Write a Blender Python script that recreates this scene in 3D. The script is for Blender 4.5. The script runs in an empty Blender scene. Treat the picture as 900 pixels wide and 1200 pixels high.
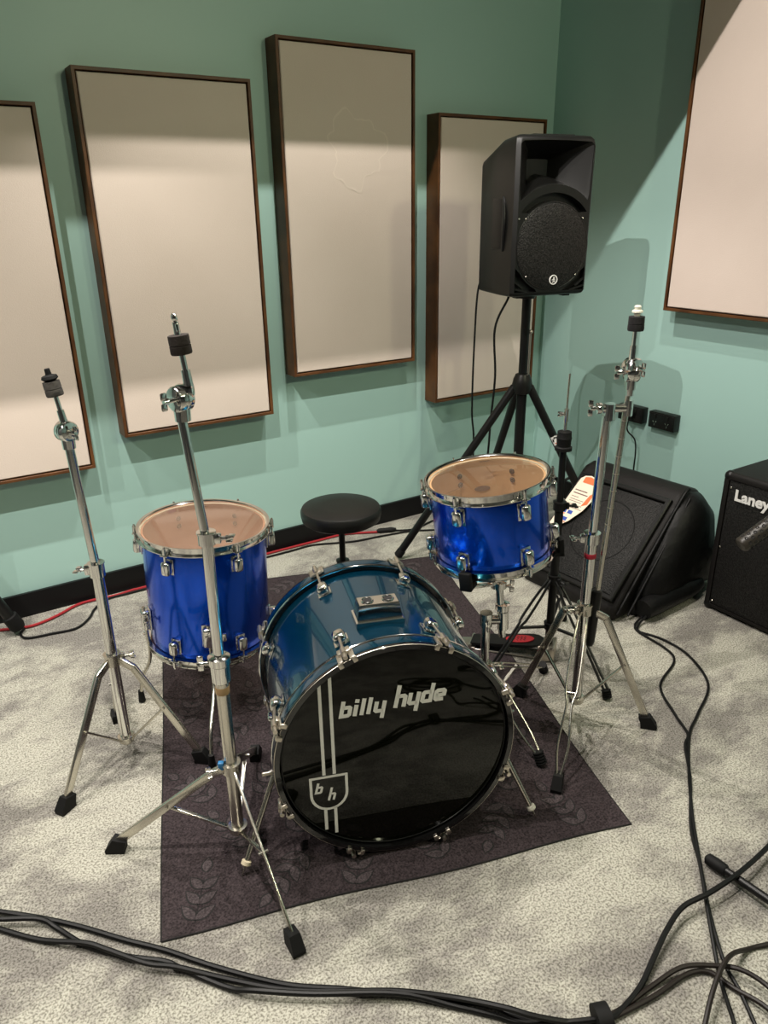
import bpy, bmesh, math, random
from mathutils import Vector as V, Matrix, Quaternion
PI = math.pi
random.seed(7)
SC = bpy.context.scene
COL = SC.collection
sin, cos = math.sin, math.cos

# ------------------------------------------------------------------ materials
def srgb(r, g, b):
    f = lambda c: (c/255/12.92) if c/255 <= .04045 else ((c/255+.055)/1.055)**2.4
    return (f(r), f(g), f(b), 1)

def mat(name, col, rough=.5, metal=0., coat=0., bump=None, vary=None, spec=.5, emit=None, coat_rough=.03, trans=0.):
    m = bpy.data.materials.new(name); m.use_nodes = True
    nt = m.node_tree; N = nt.nodes; L = nt.links
    b = N['Principled BSDF']
    b.inputs['Base Color'].default_value = col
    b.inputs['Roughness'].default_value = rough
    b.inputs['Metallic'].default_value = metal
    b.inputs['Coat Weight'].default_value = coat
    b.inputs['Coat Roughness'].default_value = coat_rough
    b.inputs['Specular IOR Level'].default_value = spec
    b.inputs['Transmission Weight'].default_value = trans
    tc = N.new('ShaderNodeTexCoord')
    if vary:                       # (scale, other colour, low, high)
        n = N.new('ShaderNodeTexNoise'); n.inputs['Scale'].default_value = vary[0]; n.inputs['Detail'].default_value = 6
        L.new(tc.outputs['Object'], n.inputs['Vector'])
        r = N.new('ShaderNodeValToRGB'); r.color_ramp.elements[0].position = vary[2]; r.color_ramp.elements[1].position = vary[3]
        r.color_ramp.elements[0].color = col; r.color_ramp.elements[1].color = vary[1]
        L.new(n.outputs['Fac'], r.inputs['Fac']); L.new(r.outputs['Color'], b.inputs['Base Color'])
    if bump:                       # (scale, strength, distance)
        n = N.new('ShaderNodeTexNoise'); n.inputs['Scale'].default_value = bump[0]; n.inputs['Detail'].default_value = 3
        L.new(tc.outputs['Object'], n.inputs['Vector'])
        bn = N.new('ShaderNodeBump'); bn.inputs['Strength'].default_value = bump[1]; bn.inputs['Distance'].default_value = bump[2]
        L.new(n.outputs['Fac'], bn.inputs['Height']); L.new(bn.outputs['Normal'], b.inputs['Normal'])
    if emit:
        b.inputs['Emission Color'].default_value = emit[0]; b.inputs['Emission Strength'].default_value = emit[1]
    return m

M = {}
M['wall'] = mat('teal_wall_paint', (.35, .545, .50, 1), .42, bump=(60, .05, .002), vary=(1.2, (.36, .555, .51, 1), .3, .7))
M['farwall'] = mat('charcoal_wall_paint', (.06, .064, .064, 1), .8)
M['ceiling'] = mat('ceiling_paint', (.34, .34, .33, 1), .9)
M['baseboard'] = mat('black_skirting', (.004, .004, .0045, 1), .4, spec=.25)
M['fabric'] = mat('cream_fabric', (.60, .515, .45, 1), .95, bump=(350, .35, .002), vary=(2.5, (.63, .545, .48, 1), .35, .7), spec=.1)
M['fabric_light'] = mat('pale_fabric', (.62, .52, .46, 1), .95, bump=(350, .4, .002), vary=(2.5, (.65, .55, .49, 1), .35, .7), spec=.1)
M['stain'] = mat('stained_fabric', (.625, .54, .472, 1), .95, bump=(350, .35, .002), spec=.1)
M['stainrim'] = mat('stain_tide_mark', (.67, .585, .512, 1), .95, spec=.1)
M['walnut'] = mat('walnut_frame', (.055, .020, .006, 1), .45, vary=(9, (.13, .052, .015, 1), .35, .7), spec=.35)
M['gap'] = mat('black_gap', (.004, .003, .003, 1), .8)
M['chrome'] = mat('chrome', (.78, .77, .74, 1), .09, 1.)
M['steel'] = mat('worn_chrome', (.62, .59, .52, 1), .24, 1., bump=(40, .04, .001))
M['nickel'] = mat('dull_nickel', (.60, .55, .47, 1), .33, 1.)
M['black'] = mat('black_plastic', (.006, .006, .0055, 1), .38, bump=(400, .12, .0006), spec=.3)
M['blackmatte'] = mat('black_rubber', (.005, .005, .005, 1), .65, spec=.22)
M['blackmetal'] = mat('black_powder_coat', (.005, .005, .005, 1), .35, spec=.3)
M['micgrip'] = mat('dark_brown_rubber', (.028, .023, .018, 1), .38)
M['felt'] = mat('grey_felt', (.045, .04, .037, 1), .95, bump=(300, .5, .002), vary=(60, (.075, .068, .06, 1), .4, .6))
M['darkfelt'] = mat('brown_black_felt', (.022, .016, .013, 1), .95, bump=(300, .5, .002))
M['blackfelt'] = mat('black_felt', (.012, .011, .012, 1), .95, bump=(300, .5, .002))
M['white'] = mat('white_nylon', (.75, .72, .62, 1), .4)
M['ivory'] = mat('ivory_rubber', (.60, .52, .37, 1), .5)
M['decal'] = mat('silver_white_vinyl', (.84, .83, .79, 1), .5)
M['headblack'] = mat('black_gloss_drumhead', (.003, .0033, .0014, 1), .035, spec=.28)
M['hoopblack'] = mat('black_gloss_lacquer', (.006, .006, .006, 1), .12, coat=.5)
M['leather'] = mat('black_vinyl_leather', (.006, .006, .0055, 1), .4, bump=(250, .1, .001), spec=.35)
M['maple'] = mat('maple_ply', (.62, .39, .20, 1), .5, vary=(3, (.70, .46, .25, 1), .35, .65))
M['beech'] = mat('pinkish_ply', (.50, .27, .17, 1), .5, vary=(3, (.54, .31, .20, 1), .35, .65))
M['red'] = mat('red_rubber', (.30, .012, .018, 1), .45)
M['redtape'] = mat('red_tape', (.35, .012, .03, 1), .5)
M['tan'] = mat('tan_tape', (.42, .27, .13, 1), .6)
M['cable'] = mat('black_cable', (.005, .005, .005, 1), .45, spec=.25)
M['cablebrown'] = mat('brown_black_cable', (.014, .010, .008, 1), .45, spec=.3)
M['cloth'] = mat('black_nylon_cover', (.003, .003, .003, 1), .5, bump=(18, .35, .012), spec=.25)
M['carpetcloth'] = mat('black_cabinet_vinyl', (.006, .005, .0045, 1), .6, bump=(220, .5, .002), spec=.25)
M['paper'] = mat('cream_card', (.80, .68, .55, 1), .6)
M['blueink'] = mat('blue_ink', (.02, .07, .38, 1), .6)
M['orangeink'] = mat('orange_ink', (.75, .16, .05, 1), .6)
M['greyink'] = mat('grey_ink', (.16, .10, .09, 1), .6)
M['sticker'] = mat('white_sticker', (.75, .74, .72, 1), .5)
M['bluecloth'] = mat('blue_sleeve', (.02, .16, .36, 1), .45)
M['lamp'] = mat('lamp_lens', (.9, .9, .9, 1), .5, emit=((1, .9, .76, 1), 6))

def blue_wrap(name, col, cw=1.):
    m = bpy.data.materials.new(name); m.use_nodes = True
    N = m.node_tree.nodes; L = m.node_tree.links; b = N['Principled BSDF']
    b.inputs['Base Color'].default_value = col
    b.inputs['Metallic'].default_value = .85
    b.inputs['Roughness'].default_value = .22
    b.inputs['Coat Weight'].default_value = cw
    b.inputs['Coat Roughness'].default_value = .03
    tc = N.new('ShaderNodeTexCoord'); n = N.new('ShaderNodeTexNoise'); n.inputs['Scale'].default_value = 900
    L.new(tc.outputs['Object'], n.inputs['Vector'])
    r = N.new('ShaderNodeMapRange'); r.inputs['To Min'].default_value = .16; r.inputs['To Max'].default_value = .28
    L.new(n.outputs['Fac'], r.inputs['Value']); L.new(r.outputs['Result'], b.inputs['Roughness'])
    return m
M['blue'] = blue_wrap('metallic_blue_wrap', (.0005, .085, .72, 1), .5)
M['blue_teal_reflection'] = blue_wrap('blue_wrap_painted_reflection', (.001, .075, .15, 1))  # blue wrap with the teal wall's reflection painted into its base colour

def clear_head(name, tint, haze):
    m = bpy.data.materials.new(name); m.use_nodes = True
    N = m.node_tree.nodes; L = m.node_tree.links; N.remove(N['Principled BSDF'])
    out = N['Material Output']
    t = N.new('ShaderNodeBsdfTransparent'); t.inputs['Color'].default_value = tint
    d = N.new('ShaderNodeBsdfPrincipled'); d.inputs['Base Color'].default_value = (.44, .29, .20, 1); d.inputs['Roughness'].default_value = .5
    g = N.new('ShaderNodeBsdfGlossy'); g.inputs['Roughness'].default_value = .05
    fr = N.new('ShaderNodeFresnel'); fr.inputs['IOR'].default_value = 1.45
    m1 = N.new('ShaderNodeMixShader'); m1.inputs['Fac'].default_value = haze
    m2 = N.new('ShaderNodeMixShader')
    L.new(t.outputs[0], m1.inputs[1]); L.new(d.outputs[0], m1.inputs[2])
    L.new(fr.outputs[0], m2.inputs['Fac']); L.new(m1.outputs[0], m2.inputs[1]); L.new(g.outputs[0], m2.inputs[2])
    L.new(m2.outputs[0], out.inputs['Surface'])
    return m
M['clearhead'] = clear_head('clear_film_drumhead', (.96, .94, .90, 1), .10)
M['hazyhead'] = clear_head('hazy_film_drumhead', (.95, .90, .86, 1), .27)

def carpet_mat():
    m = bpy.data.materials.new('mottled_grey_carpet'); m.use_nodes = True
    N = m.node_tree.nodes; L = m.node_tree.links; b = N['Principled BSDF']
    b.inputs['Roughness'].default_value = .95; b.inputs['Specular IOR Level'].default_value = .1
    tc = N.new('ShaderNodeTexCoord')
    mp = N.new('ShaderNodeMapping'); mp.inputs['Rotation'].default_value = (0, 0, .6); mp.inputs['Scale'].default_value = (1, 1.6, 1)
    L.new(tc.outputs['Object'], mp.inputs['Vector'])
    a = N.new('ShaderNodeTexNoise'); a.inputs['Scale'].default_value = 2.1; a.inputs['Detail'].default_value = 12; a.inputs['Roughness'].default_value = .74; a.inputs['Distortion'].default_value = .25
    L.new(mp.outputs[0], a.inputs['Vector'])
    ra = N.new('ShaderNodeValToRGB'); e = ra.color_ramp.elements
    e[0].position = .43; e[0].color = (.235, .222, .205, 1); e[1].position = .55; e[1].color = (.44, .43, .375, 1)
    L.new(a.outputs['Fac'], ra.inputs['Fac'])
    f = N.new('ShaderNodeTexNoise'); f.inputs['Scale'].default_value = 210; f.inputs['Detail'].default_value = 3; f.inputs['Roughness'].default_value = .6
    L.new(tc.outputs['Object'], f.inputs['Vector'])
    rf = N.new('ShaderNodeValToRGB'); e = rf.color_ramp.elements
    e[0].position = .38; e[0].color = (.42, .41, .385, 1); e[1].position = .56; e[1].color = (1.06, 1.06, 1.04, 1)
    L.new(f.outputs['Fac'], rf.inputs['Fac'])
    mx = N.new('ShaderNodeMix'); mx.data_type = 'RGBA'; mx.blend_type = 'MULTIPLY'; mx.inputs['Factor'].default_value = 1
    L.new(ra.outputs['Color'], mx.inputs[6]); L.new(rf.outputs['Color'], mx.inputs[7])
    L.new(mx.outputs[2], b.inputs['Base Color'])
    bn = N.new('ShaderNodeBump'); bn.inputs['Strength'].default_value = .7; bn.inputs['Distance'].default_value = .004
    L.new(f.outputs['Fac'], bn.inputs['Height']); L.new(bn.outputs['Normal'], b.inputs['Normal'])
    return m
M['carpet'] = carpet_mat()

def weave_mat(name, c1, c2, scale, strength=.5, rough=.9, dirn='DIAGONAL'):
    m = bpy.data.materials.new(name); m.use_nodes = True
    N = m.node_tree.nodes; L = m.node_tree.links; b = N['Principled BSDF']
    b.inputs['Roughness'].default_value = rough; b.inputs['Specular IOR Level'].default_value = .2
    tc = N.new('ShaderNodeTexCoord')
    w = N.new('ShaderNodeTexVoronoi'); w.inputs['Scale'].default_value = scale
    L.new(tc.outputs['Object'], w.inputs['Vector'])
    n = N.new('ShaderNodeTexNoise'); n.inputs['Scale'].default_value = scale*.8; n.inputs['Detail'].default_value = 2
    L.new(tc.outputs['Object'], n.inputs['Vector'])
    r = N.new('ShaderNodeValToRGB'); e = r.color_ramp.elements
    e[0].position = .3; e[0].color = c1; e[1].position = .7; e[1].color = c2
    L.new(n.outputs['Fac'], r.inputs['Fac']); L.new(r.outputs['Color'], b.inputs['Base Color'])
    bn = N.new('ShaderNodeBump'); bn.inputs['Strength'].default_value = strength; bn.inputs['Distance'].default_value = .002
    L.new(w.outputs['Distance'], bn.inputs['Height']); L.new(bn.outputs['Normal'], b.inputs['Normal'])
    return m
M['rug'] = weave_mat('plum_brown_rug', (.012, .0085, .0095, 1), (.052, .039, .042, 1), 260)
M['rugleaf'] = weave_mat('rug_leaf_weave', (.026, .020, .0218, 1), (.075, .060, .063, 1), 260)
M['rugline'] = mat('rug_leaf_outline', (.005, .004, .004, 1), .9)
M['grille'] = weave_mat('black_wire_grille', (.002, .002, .002, 1), (.022, .021, .020, 1), 200, .8, .5)

# ------------------------------------------------------------------ mesh builder
OFF = {}
def emp(name, loc):
    o = bpy.data.objects.new(name, None); COL.objects.link(o); o.location = loc; o.empty_display_size = .05
    OFF[o] = V(loc); return o
def tag(o, label, cat, group=None):
    o['label'] = label; o['category'] = cat
    if group: o['group'] = group
    return o
def thing(name, label, cat, loc, group=None): return tag(emp(name, loc), label, cat, group)

def frame(d):
    d = V(d).normalized(); h = V((0, 0, 1)) if abs(d.z) < .95 else V((1, 0, 0))
    a = h.cross(d).normalized(); return a, d.cross(a).normalized(), d

class MB:
    def __init__(s): s.v = []; s.f = []; s.mi = []; s.cur = 0
    def add(s, vs, fs):
        n = len(s.v); s.v += [V(p) for p in vs]; s.f += [tuple(i+n for i in f) for f in fs]; s.mi += [s.cur]*len(fs); return s
    def rings(s, rings, closed=True, cap0=True, cap1=True, loop=False):
        k = len(rings[0]); vs = [p for r in rings for p in r]; fs = []
        R = len(rings)
        for i in range(R if loop else R-1):
            j = (i+1) % R
            for q in range(k if closed else k-1):
                t = (q+1) % k; fs.append((i*k+q, i*k+t, j*k+t, j*k+q))
        if cap0 and not loop: fs.append(tuple(range(k))[::-1])
        if cap1 and not loop: fs.append(tuple((R-1)*k+i for i in range(k)))
        return s.add(vs, fs)
    def tube(s, pts, r, seg=10, cap=True, radii=None):
        pts = [V(p) for p in pts]; rr = []
        d = (pts[1]-pts[0]).normalized(); a, b, _ = frame(d)
        for i, p in enumerate(pts):
            if i == 0: t = pts[1]-pts[0]
            elif i == len(pts)-1: t = pts[-1]-pts[-2]
            else: t = (pts[i+1]-pts[i]).normalized()+(pts[i]-pts[i-1]).normalized()
            if t.length < 1e-9: t = d.copy()
            t.normalize(); q = d.rotation_difference(t); a = q @ a; b = q @ b; d = t
            R = radii[i] if radii else r
            rr.append([p+R*(cos(2*PI*k/seg)*a+sin(2*PI*k/seg)*b) for k in range(seg)])
        return s.rings(rr, cap0=cap, cap1=cap)
    def cyl(s, p0, p1, r0, r1=None, seg=20): return s.tube([p0, p1], r0, seg, True, [r0, r0 if r1 is None else r1])
    def lathe(s, o, ax, prof, seg=40, loop=False, cap=True):
        # prof: (radius, height along the axis)
        a, b, d = frame(ax); o = V(o)
        rr = [[o+d*h+max(r, 1e-5)*(cos(2*PI*k/seg)*a+sin(2*PI*k/seg)*b) for k in range(seg)] for r, h in prof]
        return s.rings(rr, cap0=cap, cap1=cap, loop=loop)
    def torus(s, o, ax, R, r, seg=48, sec=8):
        return s.lathe(o, ax, [(R+r*cos(2*PI*k/sec), r*sin(2*PI*k/sec)) for k in range(sec)], seg, loop=True)
    def box(s, c, X, Y, Z, sx, sy, sz, bev=0., seg=2):
        c = V(c); X = V(X).normalized(); Y = V(Y).normalized(); Z = V(Z).normalized()
        bm = bmesh.new(); bmesh.ops.create_cube(bm, size=1)
        bmesh.ops.scale(bm, vec=(sx, sy, sz), verts=bm.verts)
        if bev: bmesh.ops.bevel(bm, geom=list(bm.edges), offset=bev, segments=seg, affect='EDGES', profile=.5)
        bm.verts.index_update()
        s.add([c+X*v.co.x+Y*v.co.y+Z*v.co.z for v in bm.verts], [tuple(v.index for v in f.verts) for f in bm.faces]); bm.free(); return s
    def bar(s, p0, p1, w, t, up=(0, 0, 1), bev=.0):
        p0 = V(p0); p1 = V(p1); d = (p1-p0).normalized(); x = d.cross(V(up))
        if x.length < 1e-4: x = d.cross(V((1, 0, 0)))
        x.normalize(); z = x.cross(d)
        return s.box((p0+p1)/2, x, d, z, w, (p1-p0).length, t, bev)
    def ell(s, c, X, Y, Z, rx, ry, rz, seg=16, rg=10):
        c = V(c); X = V(X).normalized(); Y = V(Y).normalized(); Z = V(Z).normalized()
        rr = [[c+X*rx*sin(PI*i/rg)*cos(2*PI*k/seg)+Y*ry*sin(PI*i/rg)*sin(2*PI*k/seg)+Z*rz*cos(PI*i/rg) for k in range(seg)] for i in range(1, rg)]
        return s.rings(rr)
    def prism(s, poly, n):                     # closed 3-D polygon pushed along n
        poly = [V(p) for p in poly]; n = V(n); return s.rings([poly, [p+n for p in poly]])
    def poly(s, pts): return s.add(pts, [tuple(range(len(pts)))])
    def build(s, name, m, parent=None, smooth=40, bev=0.):
        me = bpy.data.meshes.new(name); off = OFF.get(parent, V((0, 0, 0)))
        me.from_pydata([p-off for p in s.v], [], s.f); me.validate()
        ms = m if isinstance(m, (list, tuple)) else [m]
        for x in ms: me.materials.append(M[x])
        if len(ms) > 1 and len(me.polygons) == len(s.mi): me.polygons.foreach_set('material_index', s.mi)
        bm = bmesh.new(); bm.from_mesh(me); bmesh.ops.recalc_face_normals(bm, faces=bm.faces); bm.to_mesh(me); bm.free()
        if smooth: me.shade_smooth(); me.set_sharp_from_angle(angle=math.radians(smooth))
        o = bpy.data.objects.new(name, me); COL.objects.link(o)
        if parent is not None: o.parent = parent
        OFF[o] = off
        return o
def B(name, m, parent, fn, **k):
    mb = MB(); fn(mb); return mb.build(name, m, parent, **k)
def single(name, m, mb, label, cat, group=None, **k):   # a thing that is one mesh, origin at its base
    zs = min(p.z for p in mb.v); n = len(mb.v)
    c = V((sum(p.x for p in mb.v)/n, sum(p.y for p in mb.v)/n, zs))
    mb.v = [p-c for p in mb.v]; o = mb.build(name, m, None, **k); o.location = c; OFF[o] = c
    return tag(o, label, cat, group)
def struct(name, m, mb, parent=None, **k):
    o = mb.build(name, m, parent, **k)
    if parent is None: o['kind'] = 'structure'
    return o
def spline(pts, n=8):
    pts = [V(p) for p in pts]; out = []
    P = [pts[0]*2-pts[1]]+pts+[pts[-1]*2-pts[-2]]
    for i in range(1, len(P)-2):
        a, b, c, d = P[i-1:i+3]
        for k in range(n):
            t = k/n; out.append(.5*((2*b)+(c-a)*t+(2*a-5*b+4*c-d)*t*t+(3*b-a-3*c+d)*t**3))
    out.append(pts[-1]); return out
def boolean(o, cutters):
    for cmb in cutters:
        c = cmb.build('cutter', 'black', None, smooth=0)
        md = o.modifiers.new('b', 'BOOLEAN'); md.object = c; md.operation = 'DIFFERENCE'; md.solver = 'EXACT'
        bpy.context.view_layer.update()
        dg = bpy.context.evaluated_depsgraph_get(); me = bpy.data.meshes.new_from_object(o.evaluated_get(dg))
        o.modifiers.clear(); old = o.data; o.data = me; me.name = old.name
        bpy.data.objects.remove(c)
    me.shade_smooth(); me.set_sharp_from_angle(angle=math.radians(35))
def strip(mb, pts, w, T, closed=False):
    # flat lettering stroke of width w along 2-D points; T maps (u, v) to the surface
    pts = [V((p[0], p[1])) for p in pts]; n = len(pts); L = []; R = []
    for i in range(n):
        a = pts[i-1] if (i > 0 or closed) else None; c = pts[(i+1) % n] if (i < n-1 or closed) else None
        d1 = (pts[i]-a).normalized() if a is not None else None; d2 = (c-pts[i]).normalized() if c is not None else None
        if d1 is None: d1 = d2
        if d2 is None: d2 = d1
        n1 = V((-d1.y, d1.x)); n2 = V((-d2.y, d2.x)); m = (n1+n2)
        if m.length < 1e-6: m = n1.copy()
        m.normalize(); k = min(1/max(m.dot(n1), .3), 1.6)*w/2
        L.append(T(*(pts[i]+m*k))); R.append(T(*(pts[i]-m*k)))
    q = n if closed else n-1
    mb.add(L+R, [(i, (i+1) % n, n+(i+1) % n, n+i) for i in range(q)])

# ------------------------------------------------------------------ the room (corner at the origin; back wall y=0, right wall x=0)
XW, YW, ZC = -4.6, -5.2, 2.9
def slab(a, b):
    mb = MB(); a = V(a); b = V(b); mb.box((a+b)/2, (1, 0, 0), (0, 1, 0), (0, 0, 1), *(abs(b[i]-a[i]) for i in range(3))); return mb
struct('floor', 'carpet', slab((XW, YW, -.05), (0, 0, 0)), smooth=0)
struct('wall_back', 'wall', slab((XW, 0, -.05), (.1, .1, ZC)), smooth=0)
struct('wall_right', 'wall', slab((0, YW, -.05), (.1, 0, ZC)), smooth=0)
struct('wall_left', 'farwall', slab((XW-.1, YW, -.05), (XW, .1, ZC)), smooth=0)
struct('wall_front', 'farwall', slab((XW-.1, YW-.1, -.05), (.1, YW, ZC)), smooth=0)
struct('ceiling', 'ceiling', slab((XW-.1, YW-.1, ZC), (.1, .1, ZC+.1)), smooth=0)
struct('baseboard_back', 'baseboard', slab((XW, -.013, 0), (0, 0, .0945)), smooth=0)
struct('baseboard_right', 'baseboard', slab((-.013, YW, 0), (0, -.013, .0945)), smooth=0)
struct('trim_1', 'farwall', slab((XW, -.6, 2.56), (0, 0, ZC)), smooth=0)       # bulkhead over the back wall
struct('trim_2', 'farwall', slab((XW, -1.225, 2.447), (0, -1.2, ZC)), smooth=0)  # hanging baffle

# ------------------------------------------------------------------ acoustic panels
def panel(x0, x1, z0, z1, label, side=False, fab='fabric', d=.084, b=.011):
    P = (lambda u, v, h: V((u, -h, v))) if not side else (lambda u, v, h: V((-h, u, v)))
    c = P((x0+x1)/2, z0, 0)
    t = thing('acoustic_panel', label, 'wall panel', c, None)
    mb = MB()
    def rect(i, h): return [P(x0+i, z0+i, h), P(x1-i, z0+i, h), P(x1-i, z1-i, h), P(x0+i, z1-i, h)]
    mb.rings([rect(0, .001), rect(0, d-.001), rect(.001, d), rect(b-.001, d), rect(b, d-.001), rect(b, .002)], cap0=False, cap1=False)
    mb.build('frame', 'walnut', t, smooth=0)
    mb = MB(); i = b+.0045
    mb.rings([rect(i, .01), rect(i, d-.006), rect(i+.003, d-.003)], cap0=True, cap1=True); mb.build('fabric_face', fab, t, smooth=0)
    mb = MB(); mb.rings([rect(b+.0002, .003), rect(b+.0002, .012)]); mb.build('backing', 'gap', t, smooth=0)
    return t
panel(-2.8646, -2.2646, .5537, 1.7388, 'walnut framed cream wall panel cut off by the left edge, behind the leftmost cymbal stand')
panel(-2.1445, -1.5446, .6472, 1.8471, 'walnut framed cream wall panel second from left, behind the cymbal stand beside the floor tom')
P3 = panel(-1.4394, -.8407, .7851, 1.9915, 'highest hung walnut framed cream panel on the back wall, above the stool')
panel(-.7235, -.1193, .5744, 1.7815, 'dark edged cream wall panel nearest the corner, partly hidden by the loudspeaker')
rs = random.Random(4); sq = []
for i in range(60):
    a = i*2*PI/60; R0 = .13*(1+.16*sin(3*a+1)+.10*sin(7*a)+.05*sin(13*a+2)+rs.uniform(-.03, .03)); sq.append(V((-1.115+R0*.95*cos(a), -.0814, 1.635+R0*sin(a))))
mb = MB(); mb.poly(sq); mb.cur = 1; mb.rings([[p+V((0, -.0002, 0)) for p in sq], [p.lerp(V((-1.115, -.0814, 1.635)), .05)+V((0, -.0002, 0)) for p in sq]], cap0=False, cap1=False)
st = mb.build('stain', ['stain', 'stainrim'], P3, smooth=0); st['label'] = 'faint pale water stain'
panel(-1.992, -.792, 1.0152, 2.26, 'large pale wall panel on the right hand wall, above the power outlets', True, 'fabric_light')

# ------------------------------------------------------------------ power outlets
def outlet(y0, y1, label):
    t = thing('power_outlet', label, 'socket', (0, (y0+y1)/2, .505), None)
    B('back_box', 'black', t, lambda m: m.box((-.02, (y0+y1)/2, .54), (1, 0, 0), (0, 1, 0), (0, 0, 1), .04, abs(y1-y0), .072, .003))
    B('face_plate', 'blackmetal', t, lambda m: m.box((-.041, (y0+y1)/2, .54), (1, 0, 0), (0, 1, 0), (0, 0, 1), .004, abs(y1-y0)-.01, .062, .0015))
    for s in (-1, 1):
        B('switch', 'black', t, lambda m: m.box((-.044, (y0+y1)/2+s*.032, .558), (1, 0, 0), (0, 1, 0), (0, 0, 1), .004, .012, .016, .001))
        def pins(m):
            for a, q in ((-.007, .5), (.007, -.5)):
                m.box((-.0432, (y0+y1)/2+s*.032+a, .534), (1, 0, 0), (0, cos(q), sin(q)), (0, -sin(q), cos(q)), .001, .002, .008)
            m.box((-.0432, (y0+y1)/2+s*.032, .521), (1, 0, 0), (0, 1, 0), (0, 0, 1), .001, .002, .008)
        B('socket_slots', 'steel', t, pins)
    return t
outlet(-.753, -.887, 'black double power outlet on the right wall nearer to the guitar amplifier')
outlet(-.582, -.716, 'black double power outlet half hidden behind the boom cymbal stand')
def cordf(m):
    m.box((-.055, -.664, .535), (1, 0, 0), (0, 1, 0), (0, 0, 1), .022, .03, .03, .004)
    m.tube(spline([(-.064, -.664, .525), (-.066, -.666, .47), (-.045, -.70, .42), (-.04, -.705, .30), (-.05, -.70, .12), (-.09, -.70, .004), (-.2, -.72, .004)]), .0035, 8)
mb = MB(); cordf(mb); single('wall_lead', 'cable', mb, 'thin black power cord hanging from the outlet behind the boom stand', 'cable')

# ------------------------------------------------------------------ drums
def lug(m, p, n, ax, h=.042, w=.026, d=.026):
    # rounded lug casting on a shell: p point, n outward, ax drum axis
    t = V(ax).cross(V(n)); m.box(V(p)+V(n)*d*.5, t, ax, n, w, h, d, .0085, 3)
    m.box(V(p)+V(n)*.002, t, ax, n, w*1.15, h*1.12, .004, .0015)
def squiggle(m, T, s):
    rnd = random.Random(3); u = -.5
    for k in range(5):
        q = [(s*(u+.2*k+.1*cos(a)*(.6+.4*rnd.random())), s*(.12*sin(a))) for a in [i*.7 for i in range(9)]]
        strip(m, q, s*.05, T)
    strip(m, [(-.6*s, -.16*s), (.5*s, -.1*s), (.7*s, -.18*s)], s*.035, T)

def tom(name, label, c, ax, R, depth, wood, head, angs, group=None, seg=72):
    c = V(c); ax = V(ax).normalized(); base = c-ax*depth
    e1 = V((1, 0, -ax.x/ax.z)).normalized(); e2 = ax.cross(e1)
    rd = lambda a: e1*cos(a)+e2*sin(a)
    t = thing(name, label, 'drum', base, group)
    Rs = R-.012
    H = .024                                        # hoop height
    B('shell', ['blue', wood], t, lambda m: (
        m.lathe(base, ax, [(Rs-.0005, .013), (Rs, .015), (Rs, depth-.015), (Rs-.0005, depth-.013)], seg, cap=False),
        setattr(m, 'cur', 1),
        m.lathe(base, ax, [(Rs-.0005, depth-.013), (Rs-.006, depth-.011), (Rs-.007, depth-.02), (Rs-.007, .02), (Rs-.006, .011), (Rs-.0005, .013)], seg, cap=False)))
    for nm, z0, up in (('top_hoop', depth-H, 1), ('bottom_hoop', 0, -1)):
        def hoop(m):
            zz = lambda q: z0+H*(q if up > 0 else 1-q)
            pr = [(R-.0095, zz(.02)), (R+.003, zz(0)), (R+.003, zz(.08)), (R-.007, zz(.14)), (R-.0072, zz(.78)), (R, zz(.9)), (R, zz(1.)), (R-.0045, zz(1.)), (R-.0095, zz(.85))]
            m.lathe(base, ax, pr, seg, loop=True)
            for a in angs: m.box(base+ax*zz(.06)+rd(a)*(R+.004), rd(a), ax.cross(rd(a)), ax, .016, .022, .003, .001)
        B(nm, 'chrome', t, hoop)
    hz = depth-.009
    hd = B('drum_head', head, t, lambda m: m.lathe(base, ax, [(R-.0095, hz-.006), (R-.012, hz-.0015), (R-.016, hz), (0, hz)], seg, cap=False))
    B('head_collar', 'ivory', t, lambda m: m.lathe(base, ax, [(R-.0097, hz-.008), (R-.0097, hz-.0025), (R-.0125, hz-.0015), (R-.0125, hz-.008)], seg, loop=True))
    B('resonant_head', 'clearhead', t, lambda m: m.lathe(base, ax, [(R-.0095, .012), (R-.012, .008), (R-.016, .007), (0, .007)], seg, cap=False))
    # signature-like printed mark near the far edge
    dirm = V((.30, .95, 0)) if R > .17 else V((.62, .78, 0))
    dirm = (dirm-ax*dirm.dot(ax)).normalized(); rt = dirm.cross(ax)
    T = lambda u, v: base+ax*(hz+.0006)+dirm*(R*.78+v)+rt*u
    o = B('head_print', 'gap', hd, lambda m: squiggle(m, T, .03 if R > .17 else .028), smooth=0)
    # lug screws seen inside
    for k, a in enumerate(angs):
        for z in (.07, .045) if depth > .3 else (.07, .045):
            B('lug_screw', 'gap', t, lambda m: m.cyl(base+ax*(depth-z)+rd(a)*(Rs-.007), base+ax*(depth-z)+rd(a)*(Rs-.011), .008, .0055, 12))
        for up in (1, 0):
            zc = depth-.062 if up else .062
            if depth < .3: zc = depth-.056 if up else .05
            lg = B('lug', 'chrome', t, lambda m: lug(m, base+ax*zc+rd(a)*Rs, rd(a), ax))
            lg_end = depth-.004 if up else .004
            p = base+rd(a)*(R+.006)
            def rod(m):
                m.cyl(p+ax*(zc+(.018 if up else -.018)), p+ax*(depth-.016 if up else .016), .0028, None, 8)
                s = 1 if up else -1
                m.cyl(p+ax*(lg_end-s*.016), p+ax*(lg_end+s*.002), .0055, .005, 10); m.cyl(p+ax*(lg_end+s*.002), p+ax*(lg_end+s*.007), .0035, .003, 6)
            B('tension_rod', 'chrome', t, rod)
    return t, c, ax, base, rd, Rs
DEG = math.radians
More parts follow.
